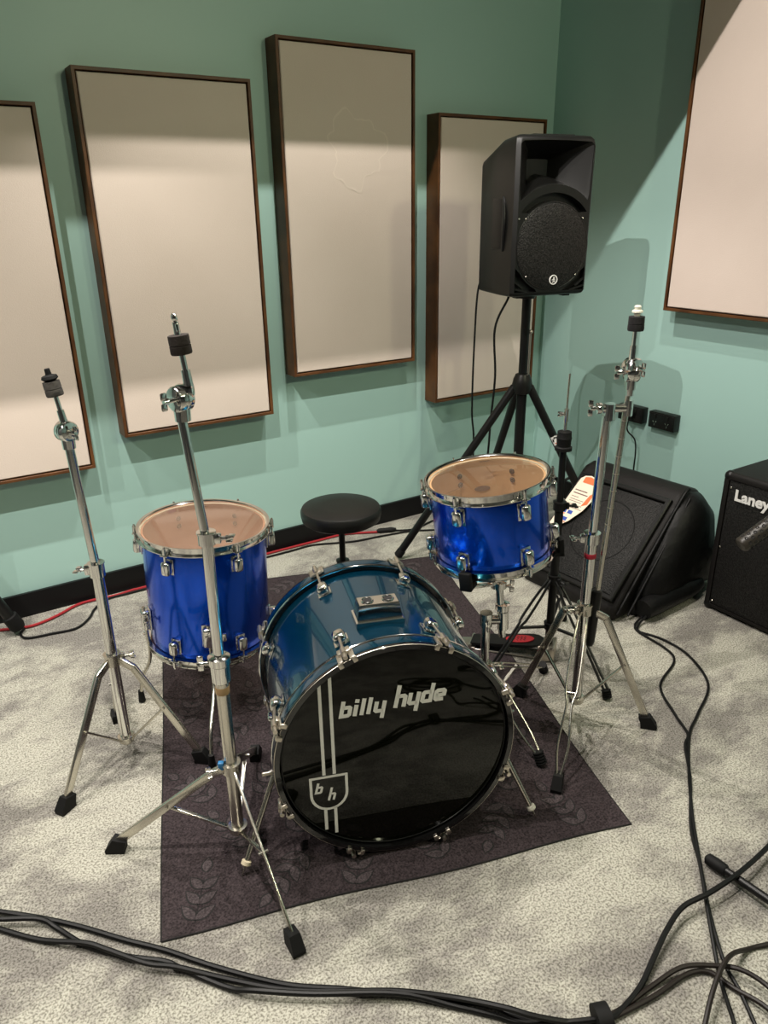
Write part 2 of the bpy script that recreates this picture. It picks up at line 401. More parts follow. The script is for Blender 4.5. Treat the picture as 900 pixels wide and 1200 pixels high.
ft, ftc, ftax, ftb, ftrd, ftRs = tom('floor_tom', 'deep blue floor tom standing on bent chrome legs behind the two left stands', (-2.1436, -.8866, .587), (.03, -.02, 1), .188, .3755, 'beech', 'hazyhead', [DEG(217.5+60*k) for k in range(6)])
for a, foot in ((249, (-2.296, -1.20)), (176, (-2.372, -.793)), (20, (-1.86, -.80))):
    n = ftrd(DEG(a)); zb = .105; p = ftb+ftax*zb+n*ftRs
    B('leg_bracket', 'chrome', ft, lambda m: (lug(m, p, n, ftax, .062, .034, .026), m.tube([p+n*.02+ftax.cross(n)*.012, p+n*.02+ftax.cross(n)*.036], .004, 8), m.box(p+n*.02+ftax.cross(n)*.042, n, ftax, ftax.cross(n), .007, .026, .012, .003)))
    q = p+n*.017; f3 = V((foot[0], foot[1], .03)); lo = V((q.x, q.y, .225)) if a != 249 else V((q.x, q.y, .2))
    mid = lo.lerp(f3, .72); mid.z = .10
    lg = B('leg', 'steel', ft, lambda m: m.tube(spline([q+ftax*.04, q, lo+V((0, 0, -.03)), mid, f3], 5), .0052, 10))
    B('rubber_foot', 'blackmatte', lg, lambda m: m.cyl((foot[0], foot[1], .0045), f3+V((0, 0, .012)), .011, .008, 14))

rt, rtc, rtax, rtb, rtrd, rtRs = tom('rack_tom', 'shallow blue tom drum clamped on a chrome stand in front of the loudspeaker tripod', (-1.573, -1.456, .7825), (-.105, .0635, 1), .162, .228, 'maple', 'clearhead', [DEG(203+60*k) for k in range(6)])
def mount_plate(m):
    n = rtrd(DEG(95)); p = rtb+rtax*.125+n*(rtRs-.009); m.box(p, rtax.cross(n), rtax, n, .06, .05, .004, .001); m.cyl(p-n*.001, p-n*.008, .012, None, 16)
B('mount_plate', 'steel', rt, mount_plate)
def inner_badge(m):
    n = rtrd(DEG(58)); p = rtb+rtax*.135+n*(rtRs-.0085); X = rtax.cross(n)
    m.rings([[p+X*.022*cos(2*PI*k/20)+rtax*.008*sin(2*PI*k/20)-n*h for k in range(20)] for h in (0, .001)])
B('inner_badge', 'greyink', rt, inner_badge)

# ---- bass drum
BC = V((-2.0272, -1.7212, .2862)); ya, ti = -.3429, .024
AX = V((sin(ya)*cos(ti), -cos(ya)*cos(ti), sin(ti))); BX = (-AX).cross(V((0, 0, 1))).normalized(); BY = BX.cross(-AX)
bp = lambda u, v, o=0.: BC+BX*u+BY*v+AX*o
bd = thing('bass_drum', 'big blue bass drum lying on its side with a black lettered front head', 'drum', (BC-AX*.227)*1, None)
bd.location.z = 0; OFF[bd] = bd.location.copy()
RH, RB = .278, .263
rot = lambda a: BX*cos(a)+BY*sin(a)
B('shell', 'blue_teal_reflection', bd, lambda m: m.lathe(BC, AX, [(RB, -.030), (RB, -.432)], 96, cap=False))
B('shell_lining', 'maple', bd, lambda m: m.lathe(BC, AX, [(RB-.007, -.432), (RB-.007, -.030)], 96, cap=False))
def hoop(name, o0, o1):
    h = B(name, 'hoopblack', bd, lambda m: m.lathe(BC, AX, [(RH-.003, o0), (RH, o0-.003*(1 if o0 > o1 else -1)), (RH, o1+.003*(1 if o0 > o1 else -1)), (RH-.003, o1), (RH-.013, o1), (RH-.0135, o0-.0)], 96, loop=True))
    B('hoop_inlay', 'blue_teal_reflection', h, lambda m: m.lathe(BC, AX, [(RH+.0004, o0+(o1-o0)*.2), (RH+.0006, o0+(o1-o0)*.24), (RH+.0006, o0+(o1-o0)*.76), (RH+.0004, o0+(o1-o0)*.8)], 96, cap=False))
    return h
fh = hoop('front_hoop', 0., -.042); rh = hoop('rear_hoop', -.4541, -.4121)
B('hoop_edge', 'chrome', fh, lambda m: m.torus(BC-AX*.0405, AX, RH-.0012, .0028, 96, 8), )
B('hoop_edge', 'chrome', rh, lambda m: m.torus(BC-AX*.4135, AX, RH-.0012, .0028, 96, 8))
B('hoop_lip', 'nickel', fh, lambda m: m.torus(BC-AX*.0018, AX, RH-.0022, .0011, 96, 6))
hd = B('front_head', 'headblack', bd, lambda m: m.lathe(BC, AX, [(RH-.0135, -.030), (RB-.001, -.0135), (RB-.008, -.0122), (0, -.012)], 96, cap=False))
hd['label'] = 'glossy black front head with pale lettering'
B('batter_head', 'white', bd, lambda m: m.lathe(BC, AX, [(RH-.0135, -.43), (RB-.004, -.442), (0, -.443)], 96, cap=False))
B('head_ring', 'blackmetal', hd, lambda m: m.torus(BC-AX*.0125, AX, RB-.004, .0016, 96, 6))
TH = lambda u, v: bp(u, v, -.0112)
def stripes(m):
    for u, t0, t1 in ((-.1675, .2015, -.036), (-.1442, .2145, -.036)): strip(m, [(u, t0), (u, t1)], .0072, TH)
    for u, t0, t1 in ((-.1682, -.127, -.189), (-.1455, -.127, -.2025)): strip(m, [(u, t0), (u, t1)], .0072, TH)
B('printed_stripes', 'decal', hd, stripes, smooth=0)
def shield(m):
    q = [(-.1985, -.0415), (-.1175, -.0415), (-.1175, -.088)]+[(-.158+.0405*cos(a), -.088-.0425*sin(a)) for a in [i*PI/14 for i in range(1, 14)]]+[(-.1985, -.088)]
    strip(m, q, .0062, TH, True)
B('shield_outline', 'decal', hd, shield, smooth=0)
GL = {'b': ([(0, 1.82), (0, 0), (.66, 0), (.78, .12), (.78, .88), (.66, 1), (.05, 1)],), 'i': ([(0, -.2), (0, 1.18)], [(0, 1.42), (0, 1.86)]), 'l': ([(0, -.2), (0, 1.84)],),
      'y': ([(0, 1.2), (0, .12), (.12, 0), (.78, 0)], [(.78, 1.2), (.78, -.95)]), 'h': ([(0, -.26), (0, 2.25)], [(.05, 1), (.66, 1), (.78, .88), (.78, -.26)]),
      'd': ([(.78, 1.95), (.78, 0), (.12, 0), (0, .12), (0, .88), (.12, 1), (.73, 1)],), 'e': ([(.78, 0), (.12, 0), (0, .12), (0, .88), (.12, 1), (.66, 1), (.78, .88), (.78, .5), (.05, .42)],)}
def word(m, txt, u0, v0, xh, sw, adv, shear=.2, wx=1.):
    u = u0
    for ch in txt:
        for st in GL[ch]:
            strip(m, [(u+a*xh*wx+(b*xh)*shear, v0+b*xh) for a, b in st], sw, TH)
        u += adv.get(ch, adv['*'])
B('maker_lettering', 'decal', hd, lambda m: (word(m, 'billy', -.1235, .1122, .0205, .0092, {'*': .0308, 'i': .0152, 'l': .0150}, .2, 1.12), word(m, 'hyde', -.0010, .1190, .0225, .0096, {'*': .0300}, .2, 1.06)), smooth=0)
B('badge_lettering', 'decal', hd, lambda m: (word(m, 'b', -.1880, -.0815, .0145, .0055, {'*': .02}, .25), word(m, 'h', -.1590, -.1035, .0140, .0055, {'*': .02}, .25)), smooth=0)
# claws, tension rods and lugs
def claw(o_front, o_in, a):
    s = 1 if o_front > o_in else -1
    n = rot(a); t = AX.cross(n)*1.; c = BC
    def f(m):
        for k in (-1, 1):                       # two forked toes over the hoop
            m.box(c+n*(RH-.003)+t*k*.0165+AX*(o_front+s*.003), t, n, AX, .011, .014, .006, .002)
            m.box(c+n*(RH+.004)+t*k*.0135+AX*(o_front-s*.012), t, n, AX, .012, .004, .034, .0012)
        m.box(c+n*(RH+.008)+AX*(o_front-s*.026), t, n, AX, .030, .008, .020, .003)
        m.cyl(c+n*(RH+.011)+AX*(o_front-s*.034), c+n*(RH+.011)+AX*(o_front-s*.010), .006, .0075, 12)
    B('hoop_claw', 'nickel', bd, f)
    lo = o_in-s*.062
    def rod(m):
        m.cyl(c+n*(RH+.011)+AX*(o_front-s*.01), c+n*(RH+.004)+AX*(lo+s*.01), .0034, None, 8)
        m.cyl(c+n*(RH+.011)+AX*(o_front+s*.006), c+n*(RH+.011)+AX*(o_front-s*.012), .0052, None, 10)
    B('tension_rod', 'nickel', bd, rod)
    B('lug', 'chrome', bd, lambda m: (m.box(c+n*(RB+.014)+AX*lo, t, AX, n, .030, .036, .026, .010, 3), m.box(c+n*(RB+.002)+AX*lo, t, AX, n, .036, .042, .004, .0015)))
for k in range(8):
    claw(0., -.042, DEG(22.5+45*k)); claw(-.4541, -.4121, DEG(22.5+45*k))
# double tom holder on the shell
MC = bp(-.006, 0, -.155); up = BY
def holder(m):
    z0 = RB
    a = [(-.052, z0-.004), (.052, z0-.004)]
    base = [(-.056, -.034), (.056, -.034), (.056, .034), (-.056, .034)]
    lvl = [(1.0, -.006, 0), (1.0, .008, 0), (.93, .010, 0)]
    m.rings([[MC+BX*x*s+AX*y*s+BY*(z0+h) for x, y in base] for s, h, _ in lvl])
def holder_top(m):
    z0 = RB+.009
    sec = [[(-.052, -.026), (.052, -.026), (.052, .026), (-.052, .026)], [(-.047, -.022), (.047, -.022), (.047, .022), (-.047, .022)], [(-.045, -.020), (.045, -.020), (.045, .020), (-.045, .020)]]
    m.rings([[MC+BX*x+AX*y+BY*(z0+h) for x, y in q] for q, h in zip(sec, (0, .034, .037))])
tm = B('tom_mount', 'chrome', bd, lambda m: (holder(m), holder_top(m)), smooth=25)
for k in (-1, 1):
    B('mount_hole', 'gap', tm, lambda m: m.cyl(MC+BX*.024*k+BY*(RB+.040), MC+BX*.024*k+BY*(RB+.0468), .0115, None, 24))
    B('mount_collar', 'chrome', tm, lambda m: m.torus(MC+BX*.024*k+BY*(RB+.0468), BY, .0128, .0022, 28, 8))
# spurs
def spur(side, top, foot, label=None):
    top = V(top); foot = V(foot); d = (foot-top).normalized()
    n = (BX*side).normalized()
    B('spur_bracket', 'nickel', bd, lambda m: (m.box(top+n*-.004, AX, BY, n, .035, .05, .02, .005), m.cyl(top-AX*.02, top+AX*.035, .012, None, 14), m.tube([top+n*.004+AX*.02, top+n*.022+AX*.03], .004, 8), m.box(top+n*.028+AX*.033, n, BY, AX, .024, .010, .006, .002)))
    s = B('spur', 'steel', bd, lambda m: (m.cyl(top, foot+d*-.028, .0062, None, 12), m.cyl(foot-d*.03, foot, .0042, .0012, 10)))
    B('spur_tip', 'ivory' if side < 0 else 'white', s, lambda m: m.lathe(foot-d*.036, d, [(.006, 0), (.011, .002), (.0115, .010), (.007, .014)], 16))
spur(-1, bp(-.262, -.055, -.105), (-2.3709, -1.589, .006))
spur(1, bp(.262, -.055, -.105), (-1.688, -1.8297, .006))

# ------------------------------------------------------------------ stands
def wing(m, p, d, sp, L=.016, w=.020, t=.006):
    # wing bolt: stem from p along d, with a flat two-eared head spread along sp
    p = V(p); d = V(d).normalized(); sp = V(sp).normalized(); u = d.cross(sp)
    m.cyl(p, p+d*L, .0042, None, 10); h = p+d*L
    m.cyl(h-d*.003, h+d*.007, .0065, .005, 12)
    for k in (-1, 1): m.box(h+d*.006+sp*k*w*.55, sp, u, d, w*.8, t*.8, .013, .0025)
def flat_leg(m, pts, w=.021, t=.010):
    for a, b in zip(pts, pts[1:]):
        a = V(a); b = V(b); d = (b-a).normalized(); m.bar(a-d*.003, b+d*.003, w*.5, w*1.0, bev=.0022)
def foot_mesh(m, foot, d):
    foot = V(foot); d = V(d); h = V((d.x, d.y, 0)).normalized(); s = h.cross(V((0, 0, 1)))
    P = lambda a, b, c: foot+h*a+s*b+V((0, 0, c))
    m.rings([[P(-.026, -.014, 0), P(.018, -.014, 0), P(.018, .014, 0), P(-.026, .014, 0)],
             [P(-.026, -.0145, .012), P(.019, -.0145, .010), P(.019, .0145, .010), P(-.026, .0145, .012)],
             [P(-.034, -.012, .032), P(-.002, -.012, .040), P(-.002, .012, .040), P(-.034, .012, .032)]])
def tripod(t, coll, bot, feet, mat_='steel', kinds=None, zf=None, bend=.055):
    coll = V(coll); bot = V(bot); kinds = kinds or ['flat']*3
    for i, (fx, fy) in enumerate(feet):
        z = (zf[i] if zf else 0.)+.0005; f = V((fx, fy, z)); d = V((fx-coll.x, fy-coll.y, 0)).normalized()
        a = coll+d*.020+V((0, 0, -.004)); k = coll+d*bend+V((0, 0, -.022)); e = f-d*.014+V((0, 0, .030))
        if kinds[i] == 'flat':
            lg = B('leg', mat_, t, lambda m: flat_leg(m, [a, k, e]))
        elif kinds[i] == 'thin':
            lg = B('leg', mat_, t, lambda m: flat_leg(m, [a, k, e], .012))
        else:                                       # double wire leg
            s = d.cross(V((0, 0, 1)))
            def wires(m):
                for q in (-1, 1):
                    m.tube(spline([a+s*q*.006, k+s*q*.012, k.lerp(e, .4)+s*q*.016, k.lerp(e, .55)+s*q*.007, k.lerp(e, .8)+s*q*.014, e+s*q*.004], 5), .0032, 8)
            lg = B('leg', mat_, t, wires)
        B('rubber_foot', 'blackmatte', lg, lambda m: foot_mesh(m, f, d))
        mid = k.lerp(e, .46); b0 = bot+d*.018
        B('brace', mat_, t, lambda m: (m.bar(b0, mid, .010, .006, bev=.001), m.cyl(mid-d.cross(V((0, 0, 1)))*.011, mid+d.cross(V((0, 0, 1)))*.011, .0035, None, 8), m.box(b0-d*.004, d, d.cross(V((0, 0, 1))), (0, 0, 1), .016, .012, .010, .002)))
def collar(m, p, r, h=.034, d=None, wd=True):
    p = V(p); m.lathe(p, (0, 0, 1), [(r+.001, -h/2), (r+.006, -h/2+.003), (r+.006, h/2-.004), (r+.008, h/2-.003), (r+.008, h/2), (r, h/2+.001)], 24)
    if wd and d is not None:
        d = V(d).normalized(); m.box(p+d*(r+.010), d, d.cross(V((0, 0, 1))), (0, 0, 1), .014, .014, h*.7, .003); wing(m, p+d*(r+.014), d, d.cross(V((0, 0, 1))))
def tilter(m, p, d, s):
    # toothed tilter: two discs clamped face to face, axis s, with a wing bolt
    p = V(p); s = V(s).normalized()
    m.lathe(p-s*.018, s, [(.010, 0), (.022, .002), (.0245, .005), (.0245, .016), (.022, .0175), (.0245, .019), (.0245, .030), (.022, .034), (.010, .036)], 28)
    wing(m, p+s*.017, s, (0, 0, 1), .014, .018)
    m.cyl(p-V((0, 0, .042)), p-V((0, 0, .010)), .0150, .016, 18)
def topfelt(t, p, d, fm, rod_len, style):
    p = V(p); d = V(d).normalized()
    B('cymbal_rod', 'chrome', t, lambda m: (m.cyl(p, p+d*rod_len, .0056, None, 12), m.cyl(p, p+d*rod_len*.55, .0095, .0085, 14)))
    q = p+d*rod_len
    B('felt_washer', fm, t, lambda m: (m.lathe(q, d, [(.010, -.001), (.0185, 0), (.0198, .003), (.0195, .0155), (.0172, .0165), (.0195, .0175), (.0190, .034), (.006, .035)], 22)))
    if style == 'wing': B('wing_nut', 'blackmatte', t, lambda m: (m.lathe(q+d*.035, d, [(.012, 0), (.019, .006), (.017, .012), (.007, .015), (.006, .028), (.004, .029)], 18)))
    elif style == 'chrome': B('wing_nut', 'chrome', t, lambda m: (m.cyl(q+d*.035, q+d*.058, .0065, .0055, 14), m.ell(q+d*.065, (1, 0, 0), (0, 1, 0), d, .006, .006, .008), m.box(q+d*.047, frame(d)[0], frame(d)[1], d, .016, .006, .016, .002)))
    else: B('nylon_sleeve', 'white', t, lambda m: (m.lathe(q+d*.035, d, [(.007, 0), (.008, .006), (.0135, .009), (.0125, .013), (.007, .016), (.0085, .022), (.006, .025)], 16)))

VR = V((.8446, -.5353, 0))                          # to the right as seen from the door side
VF = V((.5353, .8446, 0))
# leftmost straight stand
b1 = V((-2.4745, -1.0225, 0))
s1 = thing('cymbal_stand', 'leftmost straight chrome cymbal stand, its grey felt topped by a black wing nut', 'cymbal stand', b1, 'straight cymbal stands')
B('lower_tube', 'chrome', s1, lambda m: m.cyl(b1+V((0, 0, .05)), b1+V((0, 0, .58)), .0145, None, 24))
B('upper_tube', 'chrome', s1, lambda m: m.cyl(b1+V((0, 0, .57)), b1+V((-.012, .008, .905)), .0110, None, 20))
B('height_clamp', 'chrome', s1, lambda m: collar(m, b1+V((0, 0, .583)), .0135, .04, -VR))
B('leg_collar', 'steel', s1, lambda m: collar(m, b1+V((0, 0, .318)), .0145, .036, VR+VF*.5))
B('foot_collar', 'steel', s1, lambda m: (collar(m, b1+V((0, 0, .06)), .0145, .02, None, False), m.cyl(b1+V((0, 0, .044)), b1+V((0, 0, .06)), .012, .015, 18)))
tripod(s1, b1+V((0, 0, .318)), b1+V((0, 0, .062)), [(-2.6711, -1.1444), (-2.3045, -1.1697), (-2.462, -.835)], zf=[0, .0035, 0])
B('tilter', 'chrome', s1, lambda m: tilter(m, b1+V((-.012, .008, .945)), (0, 0, 1), VR-VF*.7))
topfelt(s1, b1+V((-.012, .008, .955)), V((-.012, .007, .1)), 'felt', .075, 'wing')

# straight stand in front of the floor tom
b2 = V((-2.342, -1.5085, 0))
s2 = thing('cymbal_stand', 'straight chrome cymbal stand standing between floor tom and bass drum, tan tape round its tube', 'cymbal stand', b2, 'straight cymbal stands')
B('lower_tube', 'steel', s2, lambda m: m.cyl(b2+V((0, 0, .06)), b2+V((0, 0, .535)), .0145, None, 24))
B('middle_tube', 'chrome', s2, lambda m: m.cyl(b2+V((0, 0, .52)), b2+V((.002, -.002, .815)), .0115, None, 20))
B('upper_tube', 'chrome', s2, lambda m: m.cyl(b2+V((.002, -.002, .80)), b2+V((-.016, .010, 1.06)), .0092, None, 20))
B('height_clamp', 'chrome', s2, lambda m: (m.lathe(b2+V((0, 0, .51)), (0, 0, 1), [(.015, -.035), (.020, -.03), (.0205, .01), (.024, .014), (.024, .03), (.016, .034)], 24), wing(m, b2+V((0, 0, .525))-VR*.02-VF*.004, -VR, (0, 0, 1), .014)))
B('tube_clamp', 'chrome', s2, lambda m: collar(m, b2+V((.002, -.002, .815)), .0115, .03, VR))
B('tape_band', 'tan', s2, lambda m: m.lathe(b2+V((0, 0, .448)), (0, 0, 1), [(.0148, 0), (.0155, .001), (.0155, .017), (.0148, .018)], 24))
B('leg_collar', 'steel', s2, lambda m: collar(m, b2+V((0, 0, .245)), .0145, .03, -VR-VF*.4))
B('foot_collar', 'steel', s2, lambda m: collar(m, b2+V((0, 0, .066)), .0145, .02, None, False))
B('blue_sleeve', 'bluecloth', s2, lambda m: m.box(b2+V((0, 0, .258))-VR*.020-VF*.010, VR, VF, (0, 0, 1), .014, .012, .02, .003))
tripod(s2, b2+V((0, 0, .245)), b2+V((0, 0, .066)), [(-2.5956, -1.346), (-2.3489, -1.8205), (-2.178, -1.228)], zf=[0, 0, .0035], bend=.05, kinds=['flat', 'thin', 'flat'])
B('tilter', 'chrome', s2, lambda m: (tilter(m, b2+V((-.014, .009, 1.098)), (0, 0, 1), -VR*.8-VF), m.box(b2+V((-.006, .004, 1.112)), VR, VF, (0, 0, 1), .034, .022, .026, .006)))
topfelt(s2, b2+V((.001, -.001, 1.118)), V((-.006, .003, .07)), 'darkfelt', .062, 'chrome')

# boom stand on the right
b3 = V((-1.3045, -1.5885, 0))
s3 = thing('boom_stand', 'tall double tube chrome boom cymbal stand right of the small tom, red tape on it', 'cymbal stand', b3, None)
B('lower_tube', 'chrome', s3, lambda m: m.cyl(b3+V((0, 0, .05)), b3+V((0, 0, .575)), .0155, None, 24))
B('upper_tube', 'chrome', s3, lambda m: m.cyl(b3+V((0, 0, .56)), b3+V((.006, -.004, .925)), .0125, None, 22))
B('height_clamp', 'chrome', s3, lambda m: collar(m, b3+V((0, 0, .583)), .0150, .034, -VR))
B('tape_band', 'redtape', s3, lambda m: m.lathe(b3+V((0, 0, .525)), (0, 0, 1), [(.0157, 0), (.0164, .001), (.0164, .014), (.0157, .015)], 24))
B('leg_collar', 'steel', s3, lambda m: collar(m, b3+V((0, 0, .365)), .0155, .036, -VR-VF*.2))
B('foot_collar', 'steel', s3, lambda m: collar(m, b3+V((0, 0, .06)), .0155, .02, None, False))
tripod(s3, b3+V((0, 0, .365)), b3+V((0, 0, .062)), [(-1.3767, -1.4158), (-1.5733, -1.7851), (-1.1626, -1.7491)], kinds=['flat', 'wire', 'flat'], zf=[.0035, .0035, 0], bend=.06)
jt = V((-1.294, -1.595, .943)); jr = V((-1.2545, -1.620, .943))
B('boom_clamp', 'chrome', s3, lambda m: (m.cyl(jt-V((0, 0, .03)), jt+V((0, 0, .012)), .0165, .0155, 22), m.cyl(jt-VR*.018, jr+VR*.006, .011, None, 18), m.lathe(jt-VR*.02, -VR, [(.012, 0), (.0145, .003), (.0145, .012), (.006, .014)], 18), wing(m, jt-VR*.03, -VR, (0, 0, 1), .012, .022), m.cyl(jr-V((0, 0, .020)), jr+V((0, 0, .020)), .012, None, 18)))
bt = V((-1.2545, -1.620, 1.045)); bb = V((-1.2790, -1.6045, .405))
B('boom_arm', 'steel', s3, lambda m: (m.cyl(bt, bb.lerp(bt, .0), .0068, None, 14), m.cyl(bb.lerp(bt, .2), bb.lerp(bt, .86), .0082, None, 14)))
def knurl(m):
    for k in range(7):
        p = bb.lerp(bt, .34+.075*k); m.cyl(p, p.lerp(bt, .004), .0087, None, 14)
B('knurled_grip', 'nickel', s3, knurl)
B('counterweight', 'blackmetal', s3, lambda m: m.lathe(bb+V((0, 0, .02)), bb-bt, [(.008, 0), (.0135, .004), (.0145, .02), (.0145, .165), (.011, .178), (.003, .18)], 22))
B('tilter', 'chrome', s3, lambda m: (tilter(m, bt+V((0, 0, -.012)), (0, 0, 1), -VR), tilter(m, bt+V((0, 0, .0)), (0, 0, 1), VR*.5-VF), m.cyl(bt+V((0, 0, -.07)), bt+V((0, 0, -.03)), .0105, .012, 18)))
topfelt(s3, bt+V((-.002, .001, .012)), V((-.001, 0, .1)), 'blackfelt', .078, 'nylon')

# hi-hat stand
b4 = V((-1.1435, -1.3095, 0))
s4 = thing('hi_hat_stand', 'black hi-hat stand with a footboard pedal and bare pull rod, behind the boom stand', 'hi-hat stand', b4)
B('lower_tube', 'blackmetal', s4, lambda m: m.cyl(b4+V((0, 0, .045)), b4+V((0, 0, .56)), .0135, None, 20))
B('upper_tube', 'blackmetal', s4, lambda m: m.cyl(b4+V((0, 0, .55)), b4+V((-.002, .001, .735)), .0105, None, 18))
B('height_clamp', 'blackmetal', s4, lambda m: collar(m, b4+V((0, 0, .55)), .0135, .03, VR))
B('cymbal_seat', 'blackmatte', s4, lambda m: m.lathe(b4+V((-.002, .001, .735)), (0, 0, 1), [(.010, -.006), (.026, -.002), (.026, .008), (.021, .011), (.0225, .034), (.0235, .036), (.022, .04), (.021, .056), (.006, .058)], 24))
B('pull_rod', 'steel', s4, lambda m: (m.cyl(b4+V((-.002, .001, .70)), b4+V((0, 0, .965)), .0032, None, 10), m.cyl(b4+V((-.002, .001, .792)), b4+V((-.0015, .0005, .825)), .0055, None, 12)))
B('clutch', 'chrome', s4, lambda m: (m.cyl(b4+V((-.0015, 0, .822)), b4+V((-.001, 0, .86)), .0085, None, 14), wing(m, b4+V((-.0015, 0, .845))-VR*.006, -VR, (0, 0, 1), .008, .008, .004)))
B('leg_collar', 'blackmetal', s4, lambda m: collar(m, b4+V((0, 0, .295)), .0135, .03, VR*.6-VF))
B('foot_collar', 'blackmetal', s4, lambda m: collar(m, b4+V((0, 0, .12)), .0135, .026, None, False))
for fx, fy, z in ((-1.1625, -1.5908, 0), (-1.387, -1.292, .0035), (-.925, -1.165, 0)):
    f4 = V((fx, fy, z+.0005)); d = V((fx-b4.x, fy-b4.y, 0)).normalized(); s = d.cross(V((0, 0, 1)))
    e = f4-d*.012+V((0, 0, .03)); c4 = b4+V((0, 0, .295))+d*.016
    def rods(m):
        for q in (-1, 1): m.tube(spline([c4+s*q*.004, c4.lerp(e, .2)+s*q*.011, c4.lerp(e, .45)+s*q*.012, c4.lerp(e, .55)+s*q*.006, e+s*q*.008], 5), .0044, 8)
    lg = B('leg', 'blackmetal', s4, rods)
    def ribs(m):
        ax = (f4-e).normalized(); m.lathe(e, ax, [p for k in range(4) for p in ((.010, k*.007), (.015, k*.007+.001), (.015, k*.007+.004), (.011, k*.007+.005))], 14)
    B('rubber_foot', 'blackmatte', lg, ribs)
    B('brace', 'blackmetal', s4, lambda m: m.bar(b4+V((0, 0, .12))+d*.014, c4.lerp(e, .55), .011, .006))
ph = V((-1.3126, -1.1109, .018)); pt = V((-1.160, -1.300, .055)); pd = (pt-ph).normalized(); ps = pd.cross(V((0, 0, 1))).normalized()
def board(m):
    n = 14; rr = []
    for i in range(n+1):
        t = i/n; w = .030+.012*t; w *= math.sqrt(max(0, 1-max(0, (t-.8)/.2)**2*.85)); p = ph.lerp(pt, t)
        rr.append([p-ps*w, p+ps*w, p+ps*w+V((0, 0, .010)), p-ps*w+V((0, 0, .010))])
    m.rings(rr)
pb = B('pedal', 'blackmetal', s4, board)
def oval(m):
    c = ph.lerp(pt, .68)+V((0, 0, .0112)); up_ = ps.cross(pd)
    m.rings([[c+pd*.048*cos(2*PI*k/28)+ps*.024*sin(2*PI*k/28)+up_*h for k in range(28)] for h in (0, .0022)])
    for k in range(5): pass
po = B('pedal_badge', 'red', pb, oval)
def oline(m):
    c = ph.lerp(pt, .68)+V((0, 0, .0112)); up_ = ps.cross(pd); T = lambda u, v: c+pd*u+ps*v+up_*.0026
    for k in range(5): strip(m, [(-.034+.012*k+.006*(q % 2), -.014+.0056*q) for q in range(6)], .0022, T)
B('badge_pattern', 'gap', po, oline, smooth=0)
B('pedal_frame', 'nickel', s4, lambda m: (m.box(ph+pd*-.02+V((0, 0, -.010)), pd, ps, (0, 0, 1), .075, .075, .008, .003), m.cyl(ph-ps*.04+V((0, 0, .002)), ph+ps*.04+V((0, 0, .002)), .006, None, 10),
    m.tube([ph-ps*.034+V((0, 0, -.012)), b4-ps*.034-pd*.0+V((0, 0, .010))], .003, 8), m.tube([ph+ps*.034+V((0, 0, -.012)), b4+ps*.034+V((0, 0, .010))], .003, 8), m.box(b4+V((0, 0, .028)), pd, ps, (0, 0, 1), .05, .085, .05, .006)))

# stand that carries the small tom
b5 = V((-1.560, -1.464, 0))
s5 = thing('tom_stand', 'low chrome basket stand holding up the small tom, with double wire legs', 'drum stand', b5)
B('lower_tube', 'chrome', s5, lambda m: m.cyl(b5+V((0, 0, .05)), b5+V((0, 0, .36)), .0125, None, 20))
B('leg_collar', 'steel', s5, lambda m: collar(m, b5+V((0, 0, .20)), .0125, .03, VR))
B('foot_collar', 'steel', s5, lambda m: collar(m, b5+V((0, 0, .06)), .0125, .02, None, False))
B('height_clamp', 'chrome', s5, lambda m: (m.cyl(b5+V((0, 0, .335)), b5+V((0, 0, .375)), .018, None, 20), m.cyl(b5+V((0, 0, .352)), b5+VR*.05+V((0, 0, .352)), .013, None, 16), wing(m, b5+V((0, 0, .352))-VF*.015, -VF, (0, 0, 1), .012), m.cyl(b5+VR*.048+V((0, 0, .325)), b5+VR*.046+V((0, 0, .38)), .016, None, 18)))
hub = b5+VR*.030+VF*-.005+V((0, 0, .50))
B('tilt_post', 'chrome', s5, lambda m: (m.cyl(b5+VR*.047+V((0, 0, .30)), hub-V((0, 0, .02)), .0105, None, 18), m.lathe(b5+VR*.044+V((0, 0, .395)), (0, 0, 1), [(.011, -.012), (.020, -.010), (.020, .008), (.011, .012)], 20), m.lathe(hub-V((0, 0, .035)), (0, 0, 1), [(.011, -.012), (.021, -.008), (.021, .010), (.011, .014)], 20), wing(m, hub+V((0, 0, -.04))+VR*.016, VR, (0, 0, 1), .014)))
for a in (207, 322, 90):
    n = rtrd(DEG(a)); tip = rtb+n*.174+rtax*.006
    k1 = hub+n*.06+V((0, 0, -.004)); k2 = rtb+n*.150-rtax*.022
    ar = B('basket_arm', 'chrome', s5, lambda m: (m.bar(hub, k1, .018, .010, bev=.002), m.bar(k1, k2, .016, .008, bev=.002), m.bar(k2, rtb+n*.178-rtax*.010, .014, .008, bev=.002)))
    X = rtax.cross(n)
    B('rubber_grip', 'blackmatte', ar, lambda m: (m.box(rtb+n*.178+rtax*.006, X, rtax, n, .032, .050, .014, .003), m.box(rtb+n*.164-rtax*.012, X, rtax, n, .032, .012, .040, .003)))
